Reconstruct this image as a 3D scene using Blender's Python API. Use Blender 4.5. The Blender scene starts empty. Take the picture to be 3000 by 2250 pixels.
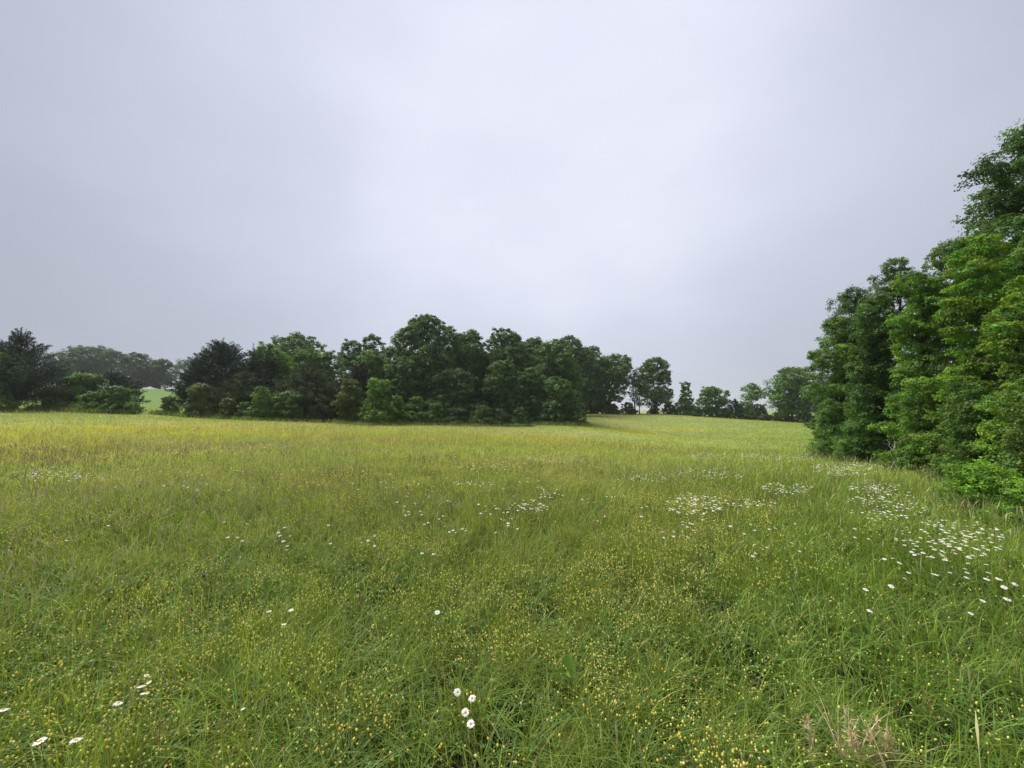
import bpy, math, random, zlib
import numpy as np
from mathutils import Vector

rng = np.random.default_rng(11)
random.seed(5)
S = bpy.context.scene
COL = S.collection
R = math.radians

# ------------------------------------------------------------------ camera
F = 1130.0                       # focal length in pixels of the 3000 px wide photograph
PITCH = math.atan(60.0 / F)
CAM_Z = 1.6
cam_d = bpy.data.cameras.new("camera")
cam = bpy.data.objects.new("camera", cam_d)
COL.objects.link(cam)
cam.location = (0, 0, CAM_Z)
cam.rotation_euler = (math.pi / 2 + PITCH, 0, 0)
cam_d.sensor_width = 36.0
cam_d.lens = 36.0 * F / 3000.0
cam_d.clip_start = 0.05
cam_d.clip_end = 4000
S.camera = cam

# ------------------------------------------------------------------ exposure
S.view_settings.view_transform = 'Standard'
S.view_settings.look = 'None'
S.view_settings.exposure = 1.75
S.view_settings.gamma = 1.0
S.view_settings.use_curve_mapping = False
S.cycles.max_bounces = 8
S.cycles.diffuse_bounces = 3
S.cycles.glossy_bounces = 2
S.cycles.transmission_bounces = 4
S.cycles.volume_bounces = 1
S.cycles.transparent_max_bounces = 4

SUN_AZ, SUN_EL = R(-65), R(58)   # azimuth right of the view direction, elevation
GLOW_AZ = R(4)                   # where the cloud sheet is thinnest
# ------------------------------------------------------------------ overcast sky
W = bpy.data.worlds.new("World")
S.world = W
W.use_nodes = True
nt = W.node_tree
nt.nodes.clear()


def N(nt, t, **kw):
    n = nt.nodes.new(t)
    for k, v in kw.items():
        setattr(n, k, v)
    return n


def ramp(nt, stops, interp='LINEAR'):
    n = nt.nodes.new('ShaderNodeValToRGB')
    cr = n.color_ramp
    cr.interpolation = interp
    while len(cr.elements) < len(stops):
        cr.elements.new(0.5)
    for e, (p, c) in zip(cr.elements, stops):
        e.position = p
        e.color = (*c, 1) if len(c) == 3 else c
    return n


def mth(nt, op, a, b=None, clamp=False):
    n = nt.nodes.new('ShaderNodeMath')
    n.operation = op
    n.use_clamp = clamp
    for i, v in enumerate((a, b)):
        if v is None:
            continue
        if isinstance(v, (int, float)):
            n.inputs[i].default_value = v
        else:
            nt.links.new(v, n.inputs[i])
    return n.outputs[0]


def build_sky():
    L = nt.links.new
    out = N(nt, 'ShaderNodeOutputWorld')
    bg = N(nt, 'ShaderNodeBackground')
    tc = N(nt, 'ShaderNodeTexCoord')
    # how near a direction is to the brightest part of the cloud sheet
    sun = Vector((math.sin(GLOW_AZ) * math.cos(R(41)), math.cos(GLOW_AZ) * math.cos(R(41)), math.sin(R(41))))
    dot = N(nt, 'ShaderNodeVectorMath', operation='DOT_PRODUCT')
    L(tc.outputs['Generated'], dot.inputs[0])
    dot.inputs[1].default_value = sun
    warp = N(nt, 'ShaderNodeTexNoise')
    warp.inputs['Scale'].default_value = 1.5
    warp.inputs['Detail'].default_value = 3.0
    warp.inputs['Roughness'].default_value = 0.45
    L(tc.outputs['Generated'], warp.inputs['Vector'])
    w = mth(nt, 'MULTIPLY', mth(nt, 'SUBTRACT', warp.outputs['Fac'], 0.5), 0.34)
    d = mth(nt, 'ADD', dot.outputs['Value'], w)
    base = ramp(nt, [(0.0, (0.37, 0.395, 0.455)), (0.50, (0.41, 0.438, 0.515)), (0.72, (0.53, 0.56, 0.655)),
                     (0.88, (0.66, 0.69, 0.805)), (1.0, (0.81, 0.835, 0.95))], 'B_SPLINE')
    L(d, base.inputs[0])
    # soft streaks of thicker cloud
    mp = N(nt, 'ShaderNodeMapping')
    mp.inputs['Scale'].default_value = (1.0, 1.0, 2.6)
    L(tc.outputs['Generated'], mp.inputs['Vector'])
    st = N(nt, 'ShaderNodeTexNoise')
    st.inputs['Scale'].default_value = 2.6
    st.inputs['Detail'].default_value = 5.0
    st.inputs['Roughness'].default_value = 0.5
    L(mp.outputs[0], st.inputs['Vector'])
    sr = ramp(nt, [(0.3, (0.98, 0.98, 0.995)), (0.7, (1.055, 1.055, 1.06))])
    L(st.outputs['Fac'], sr.inputs[0])
    mx = N(nt, 'ShaderNodeMix', data_type='RGBA', blend_type='MULTIPLY')
    mx.inputs[0].default_value = 1.0
    L(base.outputs[0], mx.inputs[6])
    L(sr.outputs[0], mx.inputs[7])
    # thin clear-sky light above the cloud, from the physical sky
    sky = N(nt, 'ShaderNodeTexSky', sky_type='NISHITA')
    sky.sun_disc = False
    sky.sun_elevation = SUN_EL
    sky.sun_rotation = SUN_AZ
    m2 = N(nt, 'ShaderNodeMix', data_type='RGBA', blend_type='MIX')
    m2.inputs[0].default_value = 0.004
    L(mx.outputs[2], m2.inputs[6])
    L(sky.outputs[0], m2.inputs[7])
    L(m2.outputs[2], bg.inputs['Color'])
    bg.inputs['Strength'].default_value = 0.295
    L(bg.outputs[0], out.inputs[0])


build_sky()
sd = bpy.data.lights.new("sun", 'SUN')
sd.energy = 1.5
sd.angle = R(38)
sd.color = (1.0, 0.97, 0.91)
so = bpy.data.objects.new("sun", sd)
COL.objects.link(so)
sv = Vector((math.sin(SUN_AZ) * math.cos(SUN_EL), math.cos(SUN_AZ) * math.cos(SUN_EL), math.sin(SUN_EL)))
so.rotation_euler = sv.to_track_quat('Z', 'Y').to_euler()
so.location = (0, 40, 60)


# ------------------------------------------------------------------ helpers
def P(px, py, Y):
    """point at depth Y seen at pixel (px, py) of the 3000 x 2250 photograph"""
    c, s = math.cos(PITCH), math.sin(PITCH)
    v = (1125.0 - py) / F
    dy = c - v * s
    dz = s + v * c
    dx = (px - 1500.0) / F
    k = Y / dy
    return np.array((dx * k, Y, CAM_Z + dz * k))


def to_px(x, y, z):
    c, s = math.cos(PITCH), math.sin(PITCH)
    zz = z - CAM_Z
    dep = y * c + zz * s
    up = -y * s + zz * c
    return 1500 + F * x / dep, 1125 - F * up / dep


def mesh_obj(name, verts, faces_flat, nper, mats, parent=None, col=None, smooth=False, matidx=None, loc=None):
    """verts (n,3); faces_flat: (m, nper) int array or list of such arrays"""
    me = bpy.data.meshes.new(name)
    fa = faces_flat if isinstance(faces_flat, list) else [faces_flat]
    verts = np.asarray(verts, np.float32)
    me.vertices.add(len(verts))
    me.vertices.foreach_set('co', verts.ravel())
    loops = np.concatenate([f.ravel() for f in fa]).astype(np.int32)
    tot = np.concatenate([np.full(len(f), f.shape[1], np.int32) for f in fa])
    start = np.concatenate(([0], np.cumsum(tot)[:-1])).astype(np.int32)
    me.loops.add(len(loops))
    me.loops.foreach_set('vertex_index', loops)
    me.polygons.add(len(tot))
    me.polygons.foreach_set('loop_start', start)
    if matidx is not None:
        me.polygons.foreach_set('material_index', np.asarray(matidx, np.int32))
    me.update(calc_edges=True)
    if smooth:
        me.shade_smooth()
    if col is not None:
        a = me.attributes.new('tint', 'FLOAT_COLOR', 'POINT')
        c4 = np.ones((len(verts), 4), np.float32)
        c4[:, :3] = col
        a.data.foreach_set('color', c4.ravel())
    for m in (mats if isinstance(mats, (list, tuple)) else [mats]):
        me.materials.append(m)
    o = bpy.data.objects.new(name, me)
    COL.objects.link(o)
    if parent is not None:
        o.parent = parent
    if loc is not None:
        o.location = loc
    return o


def tag(o, label=None, cat=None, group=None, kind=None):
    if label:
        o['label'] = label
    if cat:
        o['category'] = cat
    if group:
        o['group'] = group
    if kind:
        o['kind'] = kind
    return o


def empty(name, loc):
    o = bpy.data.objects.new(name, None)
    o.empty_display_size = 0.3
    COL.objects.link(o)
    o.location = loc
    return o


class Geo:
    """collects tubes and loose faces into one mesh"""
    def __init__(s):
        s.v = []
        s.q = []
        s.t = []
        s.n = 0
        s.mq = []
        s.mt = []

    def add(s, v, q=None, t=None, m=0):
        v = np.asarray(v, float)
        if q is not None and len(q):
            s.q.append(np.asarray(q) + s.n)
            s.mq.append(np.full(len(q), m))
        if t is not None and len(t):
            s.t.append(np.asarray(t) + s.n)
            s.mt.append(np.full(len(t), m))
        s.v.append(v)
        s.n += len(v)

    def tube(s, pts, rad, k=6, m=0):
        pts = np.asarray(pts, float)
        n = len(pts)
        tang = np.gradient(pts, axis=0)
        tang /= np.linalg.norm(tang, axis=1)[:, None] + 1e-9
        ref = np.where(np.abs(tang[:, 2:3]) > 0.9, np.array([[1., 0, 0]]), np.array([[0, 0, 1.]]))
        a = np.cross(tang, ref)
        a /= np.linalg.norm(a, axis=1)[:, None] + 1e-9
        b = np.cross(tang, a)
        th = np.linspace(0, 2 * math.pi, k, endpoint=False)
        rad = np.asarray(rad, float)
        ring = pts[:, None, :] + rad[:, None, None] * (np.cos(th)[None, :, None] * a[:, None, :] + np.sin(th)[None, :, None] * b[:, None, :])
        i = np.arange(n - 1)[:, None] * k
        j = np.arange(k)[None, :]
        jn = (j + 1) % k
        q = np.stack([i + j, i + jn, i + k + jn, i + k + j], -1).reshape(-1, 4)
        s.add(ring.reshape(-1, 3), q, m=m)

    def obj(s, name, mats, parent=None, smooth=False, col=None):
        fs, mi = [], []
        if s.q:
            fs.append(np.concatenate(s.q))
            mi.append(np.concatenate(s.mq))
        if s.t:
            fs.append(np.concatenate(s.t))
            mi.append(np.concatenate(s.mt))
        return mesh_obj(name, np.concatenate(s.v), fs, 0, mats, parent, col, smooth, np.concatenate(mi))


def vnoise(x, y, seed=0):
    """smooth value noise, 0..1"""
    xi, yi = np.floor(x).astype(np.int64), np.floor(y).astype(np.int64)
    fx, fy = x - xi, y - yi
    fx = fx * fx * (3 - 2 * fx)
    fy = fy * fy * (3 - 2 * fy)

    def h(a, b):
        v = (a * 374761393 + b * 668265263 + seed * 1442695041) & 0xffffffff
        v = ((v ^ (v >> 13)) * 1274126177) & 0xffffffff
        return ((v ^ (v >> 16)) & 0xffff) / 65535.0
    return (h(xi, yi) * (1 - fx) + h(xi + 1, yi) * fx) * (1 - fy) + (h(xi, yi + 1) * (1 - fx) + h(xi + 1, yi + 1) * fx) * fy


def fbm(x, y, seed=0, oct=4):
    r, a, t = 0, 0.5, 0
    for o in range(oct):
        r = r + a * vnoise(x * 2 ** o + 17.3 * o, y * 2 ** o - 9.1 * o, seed + o)
        t += a
        a *= 0.5
    return r / t


def sstep(a, b, x):
    t = np.clip((x - a) / (b - a), 0, 1)
    return t * t * (3 - 2 * t)


# ------------------------------------------------------------------ terrain
CANOPY = 0.26
ctl = []


def cp(px, row, Y):
    p = P(px, row, Y)
    ctl.append((p[0], p[1], p[2] - CANOPY))


for x, y in ((-5, 0), (5, 0), (0, 4), (-6, 5), (5, 5), (0, -20), (-25, -15), (25, -15), (0, -60), (-60, -40), (60, -40)):
    ctl.append((x, y, -CANOPY + (0.05 if x < 0 else 0)))
for a in ((1500, 1377, 10), (1500, 1297, 21), (1500, 1258, 40), (1500, 1241, 58), (1350, 1240, 60), (1200, 1233, 58),
          (1640, 1237, 55), (1690, 1221, 70), (1700, 1215, 84), (1740, 1209, 92), (1660, 1214, 95), (1800, 1210, 93), (1900, 1209, 95), (2000, 1213, 92), (2100, 1220, 90), (2200, 1226, 88),
          (2380, 1237, 85), (2700, 1243, 83), (3100, 1245, 80), (2300, 1312, 24), (2000, 1304, 24), (1750, 1296, 24),
          (2300, 1314, 34), (2000, 1302, 34), (1800, 1289, 34), (2000, 1256, 60), (2300, 1268, 58), (1800, 1250, 60),
          (2400, 1330, 20), (2600, 1362, 14), (2800, 1420, 9.5), (3000, 1500, 7), (3200, 1500, 8), (2700, 1300, 24),
          (0, 1283, 15), (0, 1192, 40), (-300, 1190, 40), (-300, 1290, 15), (250, 1198, 42), (450, 1206, 45), (700, 1221, 50), (1000, 1228, 55),
          (400, 1245, 25), (700, 1255, 25), (1000, 1265, 25), (300, 1330, 12),
          (440, 1197, 62), (440, 1172, 95), (480, 1138, 160), (100, 1137, 160), (250, 1136, 158), (-400, 1140, 160), (580, 1139, 162), (250, 1175, 95),
          (800, 1150, 165), (1100, 1180, 165), (800, 1205, 90), (1200, 1215, 90)):
    cp(*a)
for x, y, z in ((0, 170, -1), (60, 170, -5), (130, 160, -6), (220, 150, -8), (-260, 160, 7), (-150, 230, 5), (-60, 240, 1), (60, 260, -8), (-250, 300, -3), (0, 330, -7),
                (150, 300, -9), (300, 300, -9), (-400, 100, 4), (400, 100, -5), (-700, 900, -12), (0, 900, -12), (700, 900, -12), (-700, -60, 0), (700, -60, -3), (-300, 550, -10), (300, 550, -10), (0, 600, -11),
                (-800, 400, -8), (800, 400, -9)):
    ctl.append((x, y, z))
ctl = np.array(ctl)


def tps_fit(c, lam=2.0):
    n = len(c)
    d = np.linalg.norm(c[:, None, :2] - c[None, :, :2], axis=2)
    K = np.sqrt(d * d + 9.0)                   # softened linear (biharmonic in 3D) kernel: tame between points
    A = np.zeros((n + 3, n + 3))
    A[:n, :n] = K - lam * 0.05 * np.eye(n)
    A[:n, n] = 1
    A[:n, n + 1:] = c[:, :2] / 100
    A[n:, :n] = A[:n, n:].T
    b = np.zeros(n + 3)
    b[:n] = c[:, 2]
    return np.linalg.solve(A, b)


TW = tps_fit(ctl)


def tps(x, y):
    out = np.zeros(len(x))
    for i in range(0, len(x), 20000):
        xx, yy = x[i:i + 20000], y[i:i + 20000]
        # rounded distance kernel so that no control point makes a cusp
        dd = np.sqrt((xx[:, None] - ctl[None, :, 0]) ** 2 + (yy[:, None] - ctl[None, :, 1]) ** 2 + 9.0)
        out[i:i + 20000] = dd @ TW[:-3] + TW[-3] + (xx * TW[-2] + yy * TW[-1]) / 100
    return out


NX, NY = 361, 361
ux = np.linspace(-1, 1, NX)
gx = 900 * np.sinh(5.2 * ux) / math.sinh(5.2)
uy = np.linspace(0, 1, NY)
gy = -60 + 1060 * (np.sinh(4.4 * (uy - 0.22)) - math.sinh(-4.4 * 0.22)) / (math.sinh(4.4 * 0.78) - math.sinh(-4.4 * 0.22))
GX, GY = np.meshgrid(gx, gy)
GZ = tps(GX.ravel(), GY.ravel()).reshape(GX.shape)
_bump = (fbm(GX / 1.7, GY / 1.7, 3, 3) - 0.5) * 0.10 + (fbm(GX / 9, GY / 9, 8, 3) - 0.5) * 0.22
GZ = GZ + _bump


def ground(x, y):
    x = np.asarray(x, float)
    y = np.asarray(y, float)
    i = np.clip(np.searchsorted(gx, x) - 1, 0, NX - 2)
    j = np.clip(np.searchsorted(gy, y) - 1, 0, NY - 2)
    fx = (x - gx[i]) / (gx[i + 1] - gx[i])
    fy = (y - gy[j]) / (gy[j + 1] - gy[j])
    return (GZ[j, i] * (1 - fx) + GZ[j, i + 1] * fx) * (1 - fy) + (GZ[j + 1, i] * (1 - fx) + GZ[j + 1, i + 1] * fx) * fy


def hit(px, py, lift=0.3, far=120):
    """where the ray through a photo pixel first meets the meadow's surface, lifted"""
    ys = np.exp(np.linspace(math.log(0.8), math.log(far), 900))
    c, s = math.cos(PITCH), math.sin(PITCH)
    v = (1125.0 - py) / F
    k = ys / (c - v * s)
    xs, zs = (px - 1500) / F * k, CAM_Z + (s + v * c) * k
    g = ground(xs, ys) + lift
    b = np.nonzero(zs < g)[0]
    if len(b) == 0:
        return None
    i = b[0]
    return np.array((xs[i], ys[i], zs[i]))


def meadow(x, y):
    """colour of the sward itself: where it is lush, dry, or thick with yellow flowers"""
    x = np.asarray(x, float)
    y = np.asarray(y, float)
    d = np.sqrt(x * x + y * y)
    px = 1500 + F * x / np.maximum(y, 0.5)
    near = np.array((0.190, 0.250, 0.038))
    mid = np.array((0.42, 0.505, 0.140))
    straw = np.array((0.48, 0.46, 0.20))
    gold = np.array((0.52, 0.50, 0.075))
    lush = np.array((0.225, 0.325, 0.058))
    n1 = fbm(x / 7 + 3, y / 4 + 1, 21, 4)[..., None]
    n2 = fbm(x / 22 + 5, y / 9, 31, 4)[..., None]
    n3 = fbm(x / 3.1, y / 2.3, 41, 3)[..., None]
    n4 = fbm(x / 1.1, y / 0.9, 51, 3)[..., None]
    t = sstep(3.5, 17, d)[..., None]
    c = near * (1 - t) + mid * t
    dry = sstep(0.46, 0.66, n1) * (0.25 + 0.5 * t) * sstep(2600, 1600, px)[..., None]
    c = c * (1 - dry) + straw * dry
    far_dry = (sstep(20, 27, d) * sstep(50, 38, d) * sstep(2000, 1500, px))[..., None] * sstep(0.35, 0.6, n3) * 0.5
    c = c * (1 - far_dry) + straw * far_dry
    g = sstep(0.50, 0.68, n2) * sstep(13, 24, d)[..., None] * 0.85
    # the bands of yellow the photograph shows: far left, and across the right-hand slope
    band = (np.exp(-((d - 34) / 9) ** 2) * sstep(1000, 300, px))[..., None] * sstep(0.35, 0.55, n3)
    slope = (sstep(36, 46, d) * sstep(80, 66, d) * sstep(1500, 1800, px))[..., None] * sstep(0.45, 0.62, fbm(x / 9, y / 5, 77, 4)[..., None])
    g = np.clip(0.45 * g + 0.5 * band + 0.65 * slope, 0, 0.7) * sstep(2500, 2150, px)[..., None]
    c = c * (1 - g) + gold * g
    lr = np.clip(sstep(1900, 2500, px)[..., None] * 0.75 + sstep(0.58, 0.75, n3) * 0.35, 0, 1)
    lr = lr * (1 - g)
    c = c * (1 - lr) + (lush * (0.9 + 0.35 * t)) * lr
    c = c * (0.86 + 0.28 * n4) * (1 - 0.22 * sstep(34, 55, d))[..., None]
    return c


def new_mat(name):
    m = bpy.data.materials.new(name)
    m.use_nodes = True
    m.node_tree.nodes.clear()
    return m, m.node_tree


def foliage_mat(name, base=(1, 1, 1), rough=0.5, trans=0.35, spec=0.3, tcol=(1.25, 1.35, 0.6)):
    m, t = new_mat(name)
    L = t.links.new
    out = N(t, 'ShaderNodeOutputMaterial')
    at = N(t, 'ShaderNodeAttribute', attribute_name='tint')
    mul = N(t, 'ShaderNodeMix', data_type='RGBA', blend_type='MULTIPLY')
    mul.inputs[0].default_value = 1
    L(at.outputs['Color'], mul.inputs[6])
    mul.inputs[7].default_value = (*base, 1)
    p = N(t, 'ShaderNodeBsdfPrincipled')
    p.inputs['Roughness'].default_value = rough
    p.inputs['Specular IOR Level'].default_value = spec
    L(mul.outputs[2], p.inputs['Base Color'])
    tr = N(t, 'ShaderNodeBsdfTranslucent')
    m2 = N(t, 'ShaderNodeMix', data_type='RGBA', blend_type='MULTIPLY')
    m2.inputs[0].default_value = 1
    L(mul.outputs[2], m2.inputs[6])
    m2.inputs[7].default_value = (*tcol, 1)
    L(m2.outputs[2], tr.inputs['Color'])
    ms = N(t, 'ShaderNodeMixShader')
    ms.inputs[0].default_value = trans
    L(p.outputs[0], ms.inputs[1])
    L(tr.outputs[0], ms.inputs[2])
    L(ms.outputs[0], out.inputs[0])
    return m


def plain_mat(name, c, rough=0.7, noise=0.25, scale=20, c2=None, spec=0.3):
    m, t = new_mat(name)
    L = t.links.new
    out = N(t, 'ShaderNodeOutputMaterial')
    p = N(t, 'ShaderNodeBsdfPrincipled')
    p.inputs['Roughness'].default_value = rough
    p.inputs['Specular IOR Level'].default_value = spec
    nz = N(t, 'ShaderNodeTexNoise')
    nz.inputs['Scale'].default_value = scale
    nz.inputs['Detail'].default_value = 5
    tc = N(t, 'ShaderNodeTexCoord')
    L(tc.outputs['Object'], nz.inputs['Vector'])
    c = np.array(c)
    c2 = np.array(c2) if c2 is not None else c * (1 + noise)
    r = ramp(t, [(0.3, tuple(c * (1 - noise))), (0.7, tuple(c2))])
    L(nz.outputs['Fac'], r.inputs[0])
    L(r.outputs[0], p.inputs['Base Color'])
    b = N(t, 'ShaderNodeBump')
    b.inputs['Strength'].default_value = 0.4
    L(nz.outputs['Fac'], b.inputs['Height'])
    L(b.outputs[0], p.inputs['Normal'])
    L(p.outputs[0], out.inputs[0])
    return m


def ground_mat():
    m, t = new_mat("meadow_soil_and_sward")
    L = t.links.new
    out = N(t, 'ShaderNodeOutputMaterial')
    p = N(t, 'ShaderNodeBsdfPrincipled')
    p.inputs['Roughness'].default_value = 0.9
    p.inputs['Specular IOR Level'].default_value = 0.1
    at = N(t, 'ShaderNodeAttribute', attribute_name='tint')
    tc = N(t, 'ShaderNodeTexCoord')
    n1 = N(t, 'ShaderNodeTexNoise')
    n1.inputs['Scale'].default_value = 1.6
    n1.inputs['Detail'].default_value = 9
    n1.inputs['Roughness'].default_value = 0.72
    L(tc.outputs['Object'], n1.inputs['Vector'])
    r = ramp(t, [(0.3, (0.62, 0.68, 0.6)), (0.5, (0.95, 0.97, 0.95)), (0.72, (1.32, 1.24, 1.15))])
    L(n1.outputs['Fac'], r.inputs[0])
    mx = N(t, 'ShaderNodeMix', data_type='RGBA', blend_type='MULTIPLY')
    mx.inputs[0].default_value = 1
    L(at.outputs['Color'], mx.inputs[6])
    L(r.outputs[0], mx.inputs[7])
    L(mx.outputs[2], p.inputs['Base Color'])
    b = N(t, 'ShaderNodeBump')
    b.inputs['Strength'].default_value = 0.8
    b.inputs['Distance'].default_value = 0.15
    L(n1.outputs['Fac'], b.inputs['Height'])
    L(b.outputs[0], p.inputs['Normal'])
    L(p.outputs[0], out.inputs[0])
    return m


def build_ground():
    v = np.stack([GX.ravel(), GY.ravel(), GZ.ravel()], 1)
    j, i = np.meshgrid(np.arange(NY - 1), np.arange(NX - 1), indexing='ij')
    a = (j * NX + i).ravel()
    q = np.stack([a, a + 1, a + NX + 1, a + NX], 1)
    c = meadow(v[:, 0], v[:, 1])
    d = np.hypot(v[:, 0], v[:, 1])
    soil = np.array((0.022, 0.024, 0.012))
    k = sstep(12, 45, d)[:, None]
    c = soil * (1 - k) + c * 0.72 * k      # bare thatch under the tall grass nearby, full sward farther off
    hill = sstep(70, 110, d)[:, None] * sstep(-20, -60, v[:, 0])[:, None]
    c = c * (1 - hill) + np.array((0.13, 0.20, 0.045)) * hill * (0.85 + 0.3 * fbm(v[:, 0] / 14, v[:, 1] / 14, 5)[:, None])
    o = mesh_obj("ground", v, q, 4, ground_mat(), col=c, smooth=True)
    tag(o, kind='structure')


build_ground()


# ------------------------------------------------------------------ grass
def blades(root, h, w, az, lean, yaw, segs, col, tipcol=None, prof='blade'):
    n = len(root)
    t = np.linspace(0, 1, segs + 1)
    dirv = np.stack([np.cos(az), np.sin(az), np.zeros(n)], 1)
    side = np.stack([np.cos(yaw), np.sin(yaw), np.zeros(n)], 1)
    ctr = root[:, None, :] + dirv[:, None, :] * (h * lean)[:, None, None] * (t ** 2)[None, :, None]
    ctr[:, :, 2] += h[:, None] * (t[None, :] - 0.45 * np.clip(lean, 0, 1.2)[:, None] * t[None, :] ** 3)
    wp = {'blade': np.sqrt(np.clip(1 - t, 0.015, 1)) * (0.6 + 0.4 * np.sin(np.pi * np.clip(t * 1.3, 0, 1))),
          'stalk': np.where(t < 0.70, 0.22, np.where(t > 0.97, 0.1, 1.0))}[prof]
    ww = w[:, None] * wp[None, :] * 0.5
    v = np.stack([ctr - side[:, None, :] * ww[:, :, None], ctr + side[:, None, :] * ww[:, :, None]], 2)
    v = v.reshape(-1, 3)
    k = np.arange(segs)
    q0 = np.stack([2 * k, 2 * k + 1, 2 * k + 3, 2 * k + 2], 1)
    q = (np.arange(n)[:, None, None] * (2 * (segs + 1)) + q0[None]).reshape(-1, 4)
    if tipcol is None:
        tipcol = col
    cc = col[:, None, :] * (1 - t[None, :, None]) + tipcol[:, None, :] * t[None, :, None]
    cc = np.repeat(cc, 2, axis=1).reshape(-1, 3)
    return v, q, cc


def scatter(K, soft, dmax, dmin=0.7, az=60, extra_near=0):
    """points over the view wedge, density K/(d^2+soft^2)"""
    a = math.log(dmax ** 2 + soft ** 2)
    b = math.log(dmin ** 2 + soft ** 2)
    n = int(K * R(2 * az) * 0.5 * (a - b))
    d = np.sqrt(np.exp(rng.uniform(b, a, n)) - soft ** 2)
    th = rng.uniform(-R(az), R(az), n)
    x, y = d * np.sin(th), d * np.cos(th)
    if extra_near:
        m = extra_near
        dd = 5 * np.sqrt(rng.random(m))
        tt = rng.uniform(R(az), 2 * math.pi - R(az), m)
        x = np.concatenate([x, dd * np.sin(tt)])
        y = np.concatenate([y, dd * np.cos(tt)])
        d = np.concatenate([d, dd])
    return x, y, d


def join(parts):
    vs, qs, cs, n = [], [], [], 0
    for v, q, c in parts:
        vs.append(v)
        qs.append(q + n)
        cs.append(c)
        n += len(v)
    return np.concatenate(vs), np.concatenate(qs), np.concatenate(cs)


M_GRASS = foliage_mat("grass_blade", rough=0.5, trans=0.34, spec=0.30, tcol=(1.3, 1.35, 0.7))
M_SEED = foliage_mat("grass_seed_head", rough=0.8, trans=0.25, spec=0.1, tcol=(1.1, 1.05, 0.9))


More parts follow.
